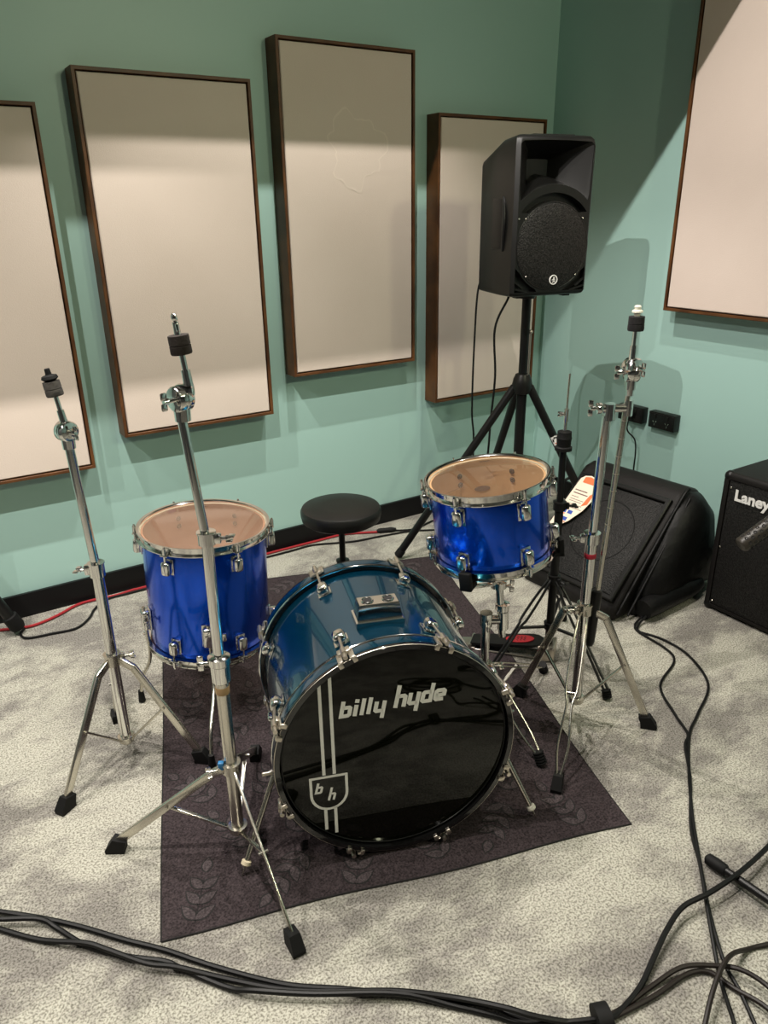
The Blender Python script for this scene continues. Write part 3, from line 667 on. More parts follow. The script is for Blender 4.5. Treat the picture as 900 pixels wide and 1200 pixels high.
for fx, fy, z in ((-1.5425, -1.700, .0035), (-1.2175, -1.370, 0), (-1.675, -1.255, .0035)):
    f5 = V((fx, fy, z+.0005)); d = V((fx-b5.x, fy-b5.y, 0)).normalized(); s = d.cross(V((0, 0, 1)))
    e = f5-d*.014+V((0, 0, .026)); c5 = b5+V((0, 0, .20))+d*.016
    def rods(m):
        for q in (-1, 1): m.tube(spline([c5+s*q*.004, c5.lerp(e, .3)+s*q*.016, c5.lerp(e, .75)+s*q*.016, e+s*q*.005], 5), .0032, 8)
    lg = B('leg', 'steel', s5, rods)
    def ribs5(m):
        ax = (f5-e).normalized(); m.lathe(e-ax*.012, ax, [p for k in range(5) for p in ((.010, k*.0075), (.0155, k*.0075+.001), (.0155, k*.0075+.0045), (.011, k*.0075+.0055))], 14)
    B('rubber_foot', 'blackmatte', lg, ribs5)
    B('brace', 'steel', s5, lambda m: m.bar(b5+V((0, 0, .06))+d*.012, c5.lerp(e, .5), .009, .005))

# ------------------------------------------------------------------ throne
b6 = V((-1.600, -.722, .0038))
s6 = thing('drum_throne', 'round black padded drum stool behind the bass drum', 'stool', b6)
B('seat', 'leather', s6, lambda m: m.lathe(b6+V((0, 0, .46)), (0, 0, 1), [(.02, -.058), (.125, -.056), (.137, -.048), (.141, -.03), (.141, -.016), (.136, -.006), (.125, -.0015), (.06, 0), (.0, .0005)], 56))
B('post', 'blackmetal', s6, lambda m: (m.cyl(b6+V((0, 0, .05)), b6+V((0, 0, .24)), .016, None, 20), m.cyl(b6+V((0, 0, .23)), b6+V((0, 0, .405)), .011, None, 20), m.cyl(b6+V((0, 0, .385)), b6+V((0, 0, .404)), .03, .05, 24)))
B('height_clamp', 'blackmetal', s6, lambda m: collar(m, b6+V((0, 0, .235)), .016, .03, VR))
tripod(s6, b6+V((0, 0, .2)), b6+V((0, 0, .06)), [(b6.x+.23*cos(a), b6.y+.23*sin(a)) for a in (.5, .5+2*PI/3, .5+4*PI/3)], zf=[.0035]*3, mat_='blackmetal')

# ------------------------------------------------------------------ rug
def rug():
    C4 = [V((-2.5765, -1.6453, 0)), V((-1.5016, -1.9732, 0)), V((-.985, -.462, 0)), V((-2.098, -.127, 0))]
    nu, nv = 40, 56; m = MB(); top = []; bot = []
    rnd = random.Random(5); ph_ = [rnd.random()*6 for _ in range(8)]
    def P(u, v):
        a = C4[0].lerp(C4[1], u); b = C4[3].lerp(C4[2], u); p = a.lerp(b, v)
        e = min(u, 1-u, v, 1-v); w = max(0, 1-e*10)
        p.x += w*.006*sin(9*v+ph_[0])*(1 if u > .05 else .3); p.y += w*.005*sin(11*u+ph_[1])
        return p
    for j in range(nv+1):
        for i in range(nu+1): top.append(P(i/nu, j/nv)+V((0, 0, .0032)))
    N = len(top); bot = [V((p.x, p.y, .0003)) for p in top]
    fs = []
    k = lambda i, j: j*(nu+1)+i
    for j in range(nv):
        for i in range(nu):
            fs.append((k(i, j), k(i+1, j), k(i+1, j+1), k(i, j+1))); fs.append((N+k(i, j), N+k(i, j+1), N+k(i+1, j+1), N+k(i+1, j)))
    ring = [k(i, 0) for i in range(nu)]+[k(nu, j) for j in range(nv)]+[k(i, nv) for i in range(nu, 0, -1)]+[k(0, j) for j in range(nv, 0, -1)]
    for a, b in zip(ring, ring[1:]+ring[:1]): fs.append((a, N+a, N+b, b))
    m.add(top+bot, fs)
    # bound edge
    m.cur = 2; m.tube([top[i]-V((0, 0, .0012)) for i in ring+ring[:1]], .0022, 6, cap=False)
    U = (C4[1]-C4[0]).normalized(); Vv = (C4[3]-C4[0]).normalized()
    def leaf(c, d, L, W, z):
        s_ = V((-d.y, d.x, 0)); n = 7; q = []
        for i in range(n+1): t = i/n; q.append(c+d*L*t+s_*W*.5*sin(PI*t**.8)+V((0, 0, z)))
        for i in range(n-1, 0, -1): t = i/n; q.append(c+d*L*t-s_*W*.5*sin(PI*t**.8)+V((0, 0, z)))
        m.poly(q)
    rnd = random.Random(11); rows = 9; cols = 6
    for r in range(rows):
        for c in range(cols):
            u = (c+.5+(.5 if r % 2 else 0)+rnd.uniform(-.08, .08))/(cols+.3); v = (r+.55+rnd.uniform(-.08, .08))/(rows+.1)
            if u > .93: continue
            o = P(u, v); th = math.atan2(Vv.y, Vv.x)+rnd.choice((.5, -.6, .2, -.2, 2.4))+rnd.uniform(-.25, .25)
            d = V((cos(th), sin(th), 0)); o = o-d*.08
            for k_ in range(4):
                for sd in ((-1, 1) if k_ < 3 else (0,)):
                    a = th+sd*.8; dd = V((cos(a), sin(a), 0)); b0 = o+d*(.040*k_+.010)+(V((0, 0, 0)) if sd else d*.006)
                    L_ = .050-.003*k_; W_ = .021
                    m.cur = 2; leaf(b0-dd*.0035, dd, L_+.007, W_+.0076, .0036)
                    m.cur = 1; leaf(b0, dd, L_, W_, .0039)
            m.cur = 2; s_ = V((-d.y, d.x, 0)); m.poly([o-s_*.001+V((0, 0, .0037)), o+d*.12-s_*.001+V((0, 0, .0037)), o+d*.12+s_*.001+V((0, 0, .0037)), o+s_*.001+V((0, 0, .0037))])
    return m
single('rug', ['rug', 'rugleaf', 'rugline'], rug(), 'dark plum brown leaf patterned rug lying under the drums', 'rug', smooth=30)

# ------------------------------------------------------------------ loudspeaker on its tripod
SO = V((-.7446, -.7985, 1.118)); sa = -.1837
SX = V((cos(sa), sin(sa), 0)); SYb = V((-sin(sa), cos(sa), 0))     # SYb points to the back
sp = lambda x, y, z: SO+SX*x+SYb*y+V((0, 0, z))
spk = thing('loudspeaker', 'black moulded loudspeaker on top of a tripod in the corner of the room', 'speaker', sp(0, .14, 0))
def body(m):
    def sec(z, ins):
        w = .160-ins; wb = .130-ins; d0 = ins; d1 = .335-ins; q = []
        pts = [(-w+.012, d0), (w-.012, d0), (w, d0+.012), (w-.002, .11), (wb+.004, .285), (wb-.02, d1-.008), (wb-.05, d1), (-wb+.05, d1), (-wb+.02, d1-.008), (-wb-.004, .285), (-w+.002, .11), (-w, d0+.012)]
        return [sp(x, y, z) for x, y in pts]
    def top(z, ins, fwd):                       # top falls away towards the back
        return [V((p.x, p.y, p.z-fwd*max(0, ((p-SO).dot(SYb)-.05))**1.5*.58)) for p in sec(z, ins)]
    m.rings([sec(0, .014), sec(.004, .005), sec(.014, 0), top(.495, 0, .8), top(.515, .004, .9), top(.524, .012, 1), top(.528, .03, 1)])
bo = B('cabinet', 'black', spk, body, smooth=35)
GC = .168
def hornc():
    m = MB(); n = 16; out = []
    for i in range(n+1):
        a = DEG(132-84*i/n); out.append((.205*cos(a), GC+.205*sin(a)))
    out += [(.143, .34), (.147, .497), (.135, .507), (.05, .510), (-.05, .510), (-.135, .507), (-.147, .497), (-.143, .34)]
    k = len(out); cz = .435
    inn = [(x*.30, cz+(z-cz)*(.32 if z > cz else .40)) for x, z in out]
    m.rings([[sp(x*1.02, -.02, cz+(z-cz)*1.02) for x, z in out], [sp(x, .004, z) for x, z in out], [sp(x*.62, .06, cz+(z-cz)*.64) for x, z in out], [sp(x, .13, z) for x, z in inn]])
    return m
def slotc():
    m = MB(); n = 20; o = []
    for i in range(n+1): a = DEG(140-100*i/n); o.append((.178*cos(a), GC+.178*sin(a)))
    for i in range(n+1): a = DEG(48+84*i/n); o.append((.150*cos(a), GC+.150*sin(a)))
    m.rings([[sp(x, -.02, z) for x, z in o], [sp(x, .03, z) for x, z in o]]); return m
def portc(s):
    m = MB(); o = [(.148, .016), (.148, .100), (.138, .090)]+[(.155*cos(DEG(-a)), GC+.155*sin(DEG(-a))) for a in (33, 42, 50, 58, 66)]+[(.055, .016)]
    m.rings([[sp(s*x, -.02, z) for x, z in o], [sp(s*x, .022, z) for x, z in o]]); return m
boolean(bo, [hornc(), slotc(), portc(-1), portc(1)])
for s in (-1, 1):
    def ribf(m):
        for k in (.0, .020):
            m.bar(sp(s*(.149), .008, .030+k*1.3), sp(s*(.088-k*.0), .008, .016+0*k) if k == 0 else sp(s*.112, .008, .030), .010, .006)
    B('port_rib', 'black', spk, ribf)
gr = B('woofer_grille', 'grille', spk, lambda m: m.lathe(sp(0, .002, GC), -SYb, [(.1465, -.006), (.1465, .003), (.141, .006), (.09, .011), (.03, .013), (0, .0132)], 64, cap=False))
B('grille_ring', 'blackmetal', gr, lambda m: m.torus(sp(0, .001, GC), SYb, .1465, .0034, 64, 8))
def badge(m):
    c = sp(.008, -.0075, GC-.112); m.lathe(c, -SYb, [(.0135, 0), (.0165, 0), (.0165, .003), (.0135, .003)], 28, loop=True)
    T = lambda u, v: c+SX*u+V((0, 0, v))-SYb*.0028
    m.lathe(c, -SYb, [(.0135, 0), (.0135, .0012), (0, .0012)], 24, cap=False)
def badge2(m):
    c = sp(.008, -.0075, GC-.112); T = lambda u, v: c+SX*u+V((0, 0, v))-SYb*.0030
    m.rings([[T(.004*cos(2*PI*k/14)+.001, .0055+.004*sin(2*PI*k/14)) for k in range(14)], [T(.0005, .0055)]*14], cap0=False, cap1=False)
    for q in ([(-.007, -.001), (-.001, .002), (.006, -.001)], [(.0, .003), (.001, -.004), (-.004, -.0095)], [(.001, -.004), (.006, -.008)]): strip(m, q, .0034, T)
bg = B('badge', 'blackmetal', gr, lambda m: m.lathe(sp(.008, -.0075, GC-.112), -SYb, [(.0150, -.004), (.0150, .0012), (0, .0014)], 28))
B('badge_ring', 'sticker', gr, lambda m: m.lathe(sp(.008, -.0075, GC-.112), -SYb, [(.0135, 0), (.0170, 0), (.0170, .003), (.0135, .003)], 28, loop=True))
B('badge_figure', 'sticker', gr, badge2, smooth=0)
for x, z in ((-.118, .262), (-.142, .262), (.118, .262), (-.105, .070), (.105, .070)):
    B('screw', 'steel', spk, lambda m: m.ell(sp(x, .0005 if abs(x) > .13 else -.004, z), SX, (0, 0, 1), SYb, .0035, .0035, .0025, 10, 6))
def handle(m):
    m.tube(spline([sp(-.158, .075, .155), sp(-.163, .066, .20), sp(-.164, .062, .255), sp(-.161, .072, .31), sp(-.156, .085, .335)], 6), .0055, 8)
    m.box(sp(-.1555, .125, .245), SYb, (0, 0, 1), SX, .075, .17, .006, .002)
B('side_handle', 'blackmetal', spk, handle)
B('top_handle', 'black', spk, lambda m: m.box(sp(.005, .07, .5265), SX, SYb, (0, 0, 1), .17, .07, .010, .004))
B('pole_socket', 'black', spk, lambda m: m.cyl(sp(0, .145, -.022), sp(0, .145, .006), .030, .036, 24))
for s in (-1, 1): B('rubber_foot', 'blackmatte', spk, lambda m: m.box(sp(.10*s, .05, -.003), SX, SYb, (0, 0, 1), .03, .03, .010, .002))

b7 = sp(0, .145, 0); b7.z = 0
s7 = thing('speaker_stand', 'black tripod stand carrying the loudspeaker in the corner', 'speaker stand', b7)
B('upper_tube', 'blackmetal', s7, lambda m: m.cyl(b7+V((0, 0, .74)), b7+V((0, 0, 1.094)), .0175, None, 24))
B('lower_tube', 'blackmetal', s7, lambda m: m.cyl(b7+V((0, 0, .22)), b7+V((0, 0, .80)), .0205, None, 24))
B('hub', 'black', s7, lambda m: m.lathe(b7+V((0, 0, .775)), (0, 0, 1), [(.022, -.05), (.036, -.045), (.042, -.02), (.036, .012), (.028, .03), (.022, .032)], 24))
B('latch_rod', 'nickel', s7, lambda m: (m.cyl(b7+VR*.021-VF*.006+V((0, 0, .80)), b7+VR*.021-VF*.006+V((0, 0, .96)), .0035, None, 8), m.ell(b7+VR*.021-VF*.008+V((0, 0, .97)), (1, 0, 0), (0, 1, 0), (0, 0, 1), .007, .007, .009)))
hub7 = b7+V((0, 0, .755))
for ang, st in ((148, 0), (-44, 1), (70, 0)):
    d = V((cos(DEG(ang)), sin(DEG(ang)), 0)); f7 = b7+d*(.42 if st else .5); f7.z = .02
    if not st and ang == 70: f7 = b7+d*.47; f7.z = .02
    lg = B('leg', 'blackmetal', s7, lambda m: (m.cyl(hub7+d*.03, f7, .0165, None, 18)))
    B('rubber_foot', 'blackmatte', lg, lambda m: m.lathe(f7-(f7-hub7).normalized()*.03, f7-hub7, [(.018, 0), (.019, .004), (.019, .03), (.012, .036)], 16))
    B('brace', 'blackmetal', s7, lambda m: m.bar(b7+V((0, 0, .26))+d*.02, (hub7+d*.03).lerp(f7, .5), .018, .006))
    if st:
        ld = (f7-hub7).normalized(); sd = ld.cross(VF).normalized(); q = (hub7+d*.03).lerp(f7, .30); on = (-VF-ld*(-VF).dot(ld)).normalized(); sd = ld.cross(on)
        def stick(m):
            m.rings([[q+ld*a+(on*cos(w)+sd*sin(w))*.0172 for w in (-.9, -.45, 0, .45, .9)] for a in (-.026, 0, .026)], closed=False, cap0=False, cap1=False)
        sk = B('sticker', 'sticker', lg, stick)
        T = lambda u, v: q+ld*v+(on*cos(u/.0172)+sd*sin(u/.0172))*.0176
        B('sticker_print', ['gap', 'orangeink'], sk, lambda m: (strip(m, [(-.008, -.016), (0, -.02), (.008, -.014), (.011, -.004)], .006, T), setattr(m, 'cur', 1), strip(m, [(-.006, .002), (.0, .006), (.007, .003)], .004, T), strip(m, [(-.004, .012), (.004, .008)], .003, T)), smooth=0)
B('foot_tube', 'blackmetal', s7, lambda m: m.cyl(b7+V((0, 0, .20)), b7+V((0, 0, .24)), .026, .024, 20))
def rope(name, pts, r, m_, label, cat='cable', n=8, group=None, extra=None):
    mb = MB(); mb.tube(spline(pts, n), r, 8)
    if extra: extra(mb)
    return single(name, m_, mb, label, cat, group)
rope('speaker_cable', [(-.80, -.53, 1.16), (-.82, -.49, 1.135), (-.827, -.482, .92), (-.828, -.481, .64), (-.819, -.487, .51), (-.81, -.47, .25), (-.80, -.42, .01), (-.72, -.33, .0045), (-.55, -.20, .0045)], .0042, 'cable', 'left one of two black cables hanging straight from the back of the loudspeaker')
rope('speaker_cable', [(-.705, -.56, 1.14), (-.72, -.55, 1.085), (-.759, -.525, .97), (-.752, -.53, .78), (-.757, -.520, .60), (-.765, -.52, .45), (-.77, -.50, .2), (-.74, -.43, .01), (-.66, -.36, .0045), (-.45, -.28, .0045)], .0046, 'cable', 'right, more curved of two black cables hanging below the loudspeaker')

# ------------------------------------------------------------------ wedge monitor in a soft cover
A0 = V((-.826, -.828, 0)); EX = V((.07, -.9975, 0)).normalized(); ED = V((.9975, .07, 0)).normalized(); WW = .455
wp = lambda w, d, z: A0+EX*w+ED*d+V((0, 0, z))
wm = thing('floor_monitor', 'black wedge floor monitor in a soft cover, leaning back against the right wall', 'speaker', wp(WW/2, .28, 0))
prof = [(.012, .001), (.0, .02), (.006, .055), (.335, .408), (.352, .424), (.40, .434), (.46, .415), (.53, .34), (.565, .22), (.57, .001)]
def wedge(m):
    def sec(w, k): 
        cx, cz = .28, .18; return [wp(w, cx+(d-cx)*k, max(.001, cz+(z-cz)*k)) for d, z in prof]
    m.rings([sec(0, .95), sec(.006, .985), sec(.02, 1), sec(WW-.02, 1), sec(WW-.006, .985), sec(WW, .95)])
B('cabinet', 'carpetcloth', wm, wedge, smooth=45)
gd = (wp(0, .335, .408)-wp(0, .006, .055)).normalized(); gn = gd.cross(EX); gn = gn if gn.z > 0 else -gn
g0 = wp(WW/2, .1705, .2315)
B('grille', 'grille', wm, lambda m: m.box(g0+gn*.003, EX, gd, gn, WW-.075, .40, .010, .003))
def rim(m):
    o = lambda a, b, h: g0+EX*a+gd*b+gn*h
    w, h = WW/2-.018, .222
    def rr(i, z): return [o(-w+i, -h+i, z), o(w-i, -h+i, z), o(w-i, h-i, z), o(-w+i, h-i, z)]
    m.rings([rr(0, -.002), rr(0, .016), rr(.004, .020), rr(.016, .020), rr(.019, .016), rr(.019, -.002)], cap0=False, cap1=False)
B('grille_frame', 'blackmetal', wm, rim, smooth=0)
B('speaker_cone', 'blackmetal', wm, lambda m: m.torus(g0+gd*.02+EX*.01+gn*.0075, gn, .13, .0025, 48, 6))
def bulge(m):                                 # padded side of the cover
    n = 9; rr = []
    for i in range(n+1):
        t = i/n; k = math.sqrt(max(0, 1-t*t))*.55+.45
        cx, cz = .36, .19
        pr = [(.10, .002), (.12, .10), (.30, .37), (.38, .425), (.45, .41), (.53, .335), (.565, .21), (.57, .002)]
        rr.append([wp(WW-.008+.085*t, cx+(d-cx)*k, max(.002, cz+(z-cz)*k)) for d, z in pr])
    m.rings(rr)
B('cover', 'cloth', wm, bulge, smooth=60)
B('cover_piping', 'cloth', wm, lambda m: (m.tube(spline([wp(WW+.004, .02, .03), wp(WW+.006, .13, .17), wp(WW+.006, .33, .405), wp(WW+.004, .38, .438)], 5), .006, 8), m.tube(spline([wp(WW+.022, .06, .02), wp(WW+.025, .17, .17), wp(WW+.024, .36, .41)], 5), .005, 8)))
def flap(m):
    pts = [wp(WW+.055, .10+.05*k, .045+.003*(k % 2)) for k in range(8)]
    m.tube(pts, .04, 16, True, [.036, .042, .040, .043, .041, .042, .039, .03])
B('cover_flap', 'cloth', wm, flap, smooth=60)
# leaflet on the grille
def leaflet_pts():
    tl = g0+EX*-.085+gd*.205; return tl
lf0 = g0+gn*.0225
LT = lambda u, v, h=0.: lf0+EX*u+gd*v+gn*h
lt = thing('leaflet', 'cream and orange printed leaflet tucked on the top left of the monitor grille', 'leaflet', LT(-.14, -.05))
outl = [(-.212, -.055), (-.205, .02), (-.197, .12), (-.190, .190), (-.176, .205), (-.150, .212), (-.105, .205), (-.085, .17), (-.083, .12), (-.100, .06), (-.135, .0), (-.180, -.045)]
B('card', 'paper', lt, lambda m: m.prism([LT(u, v) for u, v in outl], gn*.0012), smooth=0)
def ink(m):
    T = lambda u, v: LT(u, v, .0016)
    for k, (a, b) in enumerate(((.138, .06), (.124, .07), (.108, .035), (.096, .065), (.087, .06), (.073, .07), (.058, .078))): strip(m, [(-.185+.0*k, a), (-.185+b, a)], .0045 if k < 2 else .0024, T)
    m.cur = 1
    for u, v in ((-.190, .030), (-.160, .030), (-.196, -.003), (-.168, -.003)): m.poly([T(u, v), T(u+.022, v), T(u+.022, v+.016), T(u, v+.016)])
    m.cur = 2
    for u, v in ((-.190, .024), (-.168, -.010)): m.poly([T(u, v), T(u+.022, v), T(u+.022, v+.004), T(u, v+.004)])
    m.poly([T(-.172, .175), T(-.118, .175), T(-.108, .198), T(-.150, .206), T(-.172, .200)])
    m.poly([T(-.120, .075), T(-.096, .09), T(-.092, .15), T(-.108, .13)])
B('print', ['greyink', 'blueink', 'orangeink'], lt, ink, smooth=0)

# ------------------------------------------------------------------ guitar amplifier
AF, AY, AW, AH, AD = -.414, -1.384, .56, .545, .32
am = thing('guitar_amplifier', 'black guitar amplifier cabinet cut off by the right edge of the picture', 'amplifier', (AF+AD/2, AY-AW/2, 0))
def ampbody(m):
    m.box((AF+AD/2, AY-AW/2, AH/2+.003), (1, 0, 0), (0, 1, 0), (0, 0, 1), AD, AW, AH-.006, .016, 4)
ab = B('cabinet', 'carpetcloth', am, ampbody)
def ampcut():
    m = MB(); m.box((AF, AY-AW/2, AH/2), (1, 0, 0), (0, 1, 0), (0, 0, 1), .016, AW-.05, AH-.05); return m
boolean(ab, [ampcut()])
B('grille_cloth', 'grille', am, lambda m: m.box((AF+.007, AY-AW/2, AH/2), (1, 0, 0), (0, 1, 0), (0, 0, 1), .008, AW-.054, AH-.054, .003))
for s, z in ((-1, 1), (1, 1), (-1, -1), (1, -1)):
    B('corner_cap', 'blackmetal', am, lambda m: m.ell((AF+.018, AY-AW/2+s*(AW/2-.018), AH/2+z*(AH/2-.018)), (1, 0, 0), (0, 1, 0), (0, 0, 1), .0205, .0205, .0205, 16, 10))
for y, z in ((AY-.035, AH-.055), (AY-.03, .26), (AY-.035, .04)):
    B('screw', 'steel', am, lambda m: m.ell((AF+.0025, y, z), (0, 1, 0), (0, 0, 1), (1, 0, 0), .004, .004, .002, 10, 6))
B('carry_handle', 'blackmatte', am, lambda m: m.tube(spline([(AF+.16, AY-.17, AH-.002), (AF+.16, AY-.19, AH+.022), (AF+.16, AY-.28, AH+.028), (AF+.16, AY-.37, AH+.022), (AF+.16, AY-.39, AH-.002)], 5), .009, 10))
def text_mesh(body, size, offset):
    cu = bpy.data.curves.new('t', 'FONT'); cu.body = body; cu.size = size; cu.offset = offset; cu.extrude = .0012; cu.resolution_u = 3
    o = bpy.data.objects.new('t', cu); COL.objects.link(o); bpy.context.view_layer.update()
    me = bpy.data.meshes.new_from_object(o.evaluated_get(bpy.context.evaluated_depsgraph_get())); bpy.data.objects.remove(o); return me
me = text_mesh('Laney', .0545, .0019); lm = MB()
lm.add([V((AF-.0005-v.co.z, -1.4395-v.co.x*1.02, .4515+v.co.y)) for v in me.vertices], [tuple(p.vertices) for p in me.polygons])
lo = lm.build('maker_lettering', 'sticker', am, smooth=0); lo['label'] = 'white raised lettering'
bpy.data.meshes.remove(me)

# ------------------------------------------------------------------ microphone on a stand outside the right edge
m0 = V((-.8258, -1.7283, .4877)); m1 = V((-.690, -1.772, .578)); md = (m1-m0).normalized()
mic = thing('microphone', 'black dimpled microphone poking in from the right in front of the amplifier', 'microphone', m0)
def micbody(m):
    R_ = .0235; m.lathe(m0, md, [(.012, 0), (.0195, .002), (R_, .008), (R_, .21), (.018, .22)], 40)
B('body', 'micgrip', mic, micbody)
ma, mb_, _ = frame(md)
def dimples(m):
    for i in range(12):
        for k in range(9):
            a = 2*PI*(k+(.5 if i % 2 else 0))/9; n = ma*cos(a)+mb_*sin(a); p = m0+md*(.022+.0155*i)+n*.0233
            m.lathe(p, n, [(.0048, -.001), (.0054, .0004), (.0046, .0009), (.0035, .0003), (0, -.0001)], 12, cap=False)
B('grip_dimples', 'gap', mic, dimples)
sb = V((-1.448, -2.58, 0))
ms = thing('microphone_stand', 'black microphone stand whose floor leg reaches in at the lower right', 'microphone stand', sb)
B('pole', 'blackmetal', ms, lambda m: m.cyl(sb+V((0, 0, .12)), sb+V((0, 0, .82)), .011, None, 16))
mt = m0+md*.2225
B('boom', 'blackmetal', ms, lambda m: (m.cyl(sb+V((0, 0, .815)), mt+V((.03, -.045, .035)), .008, None, 14), m.tube([mt+V((.03, -.045, .035)), mt+V((.012, -.018, .014)), mt], .008, 10)))
B('clamp', 'blackmatte', ms, lambda m: m.ell(sb+V((0, 0, .815)), (1, 0, 0), (0, 1, 0), (0, 0, 1), .024, .024, .028))
for k, f8 in enumerate((V((-1.453, -2.150, .0155)), V((-1.08, -2.80, .0155)), V((-1.82, -2.80, .0155)))):
    d = V((f8.x-sb.x, f8.y-sb.y, 0)).normalized(); top8 = sb+d*.02+V((0, 0, .15 if k else .045))
    lg = B('leg', 'blackmetal', ms, lambda m: m.cyl(top8, f8, .0095, None, 14))
    ld = (f8-top8).normalized()
    B('rubber_foot', 'blackmatte', lg, lambda m: m.lathe(f8-ld*.045, ld, [(.0105, 0), (.0135, .004), (.0145, .03), (.013, .047), (.006, .052)], 16))
# stand foot at the far left edge
l0 = V((-2.6297, -.1322, .026)); l1 = V((-2.80, -.15, .43))
ls = thing('stand_foot', 'thick black stand leg with a rubber end at the far left edge by the skirting', 'stand', V((l0.x, l0.y, 0)))
l1 = V((-2.7084, -.13, .2202)); ldir = (l0-l1).normalized()
B('tube', 'blackmetal', ls, lambda m: m.cyl(l0, l1-ldir*.35, .020, None, 18))
B('rubber_foot', 'blackmatte', ls, lambda m: m.lathe(l0-ldir*.06, ldir, [(.021, 0), (.0265, .004), (.0275, .05), (.024, .062), (.014, .066)], 18))
B('pole', 'blackmetal', ls, lambda m: m.cyl((l1-ldir*.35)+V((0, 0, -.05)), (l1-ldir*.35)+V((0, 0, .4)), .016, None, 16))

# ------------------------------------------------------------------ cables
CP = {
 'A': [(-.770,-1.384),(-.781,-1.506),(-.824,-1.574),(-.975,-1.638),(-1.057,-1.756),(-1.102,-1.834),(-1.155,-1.865),(-1.254,-1.955),(-1.398,-2.064),(-1.483,-2.149),(-1.585,-2.244),(-1.661,-2.320),(-1.697,-2.359),(-1.740,-2.407),(-1.772,-2.440)],
 'B': [(-.765,-1.380),(-.740,-1.460),(-.752,-1.576),(-.842,-1.716),(-1.000,-1.793),(-1.098,-1.837),(-1.226,-1.930),(-1.351,-2.032),(-1.430,-2.104),(-1.520,-2.189),(-1.579,-2.248),(-1.643,-2.323),(-1.671,-2.376),(-1.704,-2.427),(-1.731,-2.467)],
 'Cc': [(-1.121,-2.181),(-1.309,-2.208),(-1.447,-2.220),(-1.546,-2.217),(-1.622,-2.206),(-1.692,-2.220),(-1.763,-2.244),(-1.829,-2.266),(-1.907,-2.277),(-1.940,-2.271)],
 'D': [(-1.940,-2.267),(-1.885,-2.274),(-1.802,-2.276),(-1.729,-2.287),(-1.672,-2.321),(-1.644,-2.359),(-1.633,-2.409),(-1.647,-2.468)],
 'E': [(-1.944,-2.270),(-1.897,-2.280),(-1.813,-2.292),(-1.732,-2.297),(-1.688,-2.317),(-1.676,-2.366),(-1.666,-2.429),(-1.684,-2.498)],
 'G': [(-1.464,-2.379),(-1.534,-2.347),(-1.578,-2.331),(-1.644,-2.331),(-1.707,-2.346),(-1.784,-2.379),(-1.839,-2.414)],
 'c1': [(-2.898,-1.348),(-2.852,-1.388),(-2.781,-1.453),(-2.714,-1.522),(-2.640,-1.609),(-2.578,-1.677),(-2.503,-1.771),(-2.404,-1.879),(-2.314,-1.949),(-2.227,-2.020),(-2.143,-2.089),(-2.090,-2.136),(-2.069,-2.171),(-2.041,-2.205),(-1.992,-2.239),(-1.937,-2.269)],
 'c2': [(-2.902,-1.388),(-2.856,-1.419),(-2.783,-1.466),(-2.755,-1.500),(-2.713,-1.575),(-2.650,-1.646),(-2.586,-1.702),(-2.562,-1.737),(-2.499,-1.825),(-2.459,-1.868),(-2.369,-1.935),(-2.231,-2.025),(-2.150,-2.098),(-2.098,-2.153),(-2.067,-2.189),(-2.006,-2.238),(-1.941,-2.272)],
 'c3': [(-2.902,-1.386),(-2.858,-1.435),(-2.790,-1.510),(-2.714,-1.579),(-2.678,-1.621),(-2.619,-1.695),(-2.572,-1.735),(-2.493,-1.808),(-2.408,-1.889),(-2.317,-1.953),(-2.228,-2.021),(-2.145,-2.091),(-2.085,-2.162),(-2.049,-2.205),(-1.992,-2.246),(-1.940,-2.271)],
 'red1': [(-2.742,-.061),(-2.687,-.076),(-2.622,-.103),(-2.564,-.108),(-2.490,-.082),(-2.413,-.039),(-2.354,-.032),(-2.271,-.043),(-2.193,-.035),(-2.151,-.037),(-1.888,-.032),(-1.606,-.026),(-1.479,-.026),(-1.346,-.028),(-1.267,-.028),(-1.196,-.036),(-1.062,-.100)],
 'blk1': [(-2.610,-.110),(-2.629,-.152),(-2.610,-.193),(-2.534,-.208),(-2.451,-.219),(-2.394,-.170),(-2.359,-.108),(-2.302,-.055),(-2.215,-.052),(-2.041,-.055),(-1.818,-.055),(-1.594,-.056),(-1.476,-.056),(-1.380,-.058),(-1.217,-.125),(-1.082,-.147),(-.934,-.176),(-.839,-.223),(-.710,-.281)],
 'blk2': [(-.971,-.138),(-.893,-.167),(-.787,-.138),(-.624,-.103)],
}
def floorcable(key, r, m_, label, z=None, group=None, pre=(), post=()):
    z = z or [r+.001]; pts = [V((x, y, z[min(i*len(z)//len(CP[key]), len(z)-1)])) for i, (x, y) in enumerate(CP[key])]
    return rope('floor_cable', list(pre)+pts+list(post), r, m_, label, 'cable', 6, group)
floorcable('A', .0042, 'cable', 'thin black cable leaving the floor monitor and looping out to the left of its twin', [.0052, .0052, .0052, .0052, .0145, .0052, .0145], pre=[(-.465, -1.19, .06), (-.506, -1.255, .05), (-.60, -1.317, .03), (-.70, -1.33, .012), (-.745, -1.345, .006)])
floorcable('B', .0042, 'cable', 'thin black cable leaving the floor monitor and looping out to the right of its twin', [.0052], pre=[(-.49, -1.19, .09), (-.52, -1.262, .078), (-.60, -1.30, .06), (-.67, -1.34, .03), (-.73, -1.352, .012)])
floorcable('Cc', .0058, 'cable', 'thick black cable running from the cable tie up over the stand leg at right', [.026, .034, .034, .030, .024, .016, .0085, .0085, .016])
floorcable('D', .0050, 'cablebrown', 'upper brown black cable arching right from the cable tie', [.0065, .0065, .016, .016, .0255, .0255, .0255])
floorcable('E', .0050, 'cablebrown', 'lower brown black cable arching right from the cable tie', [.0065, .0065, .0065, .0065, .0160, .016])
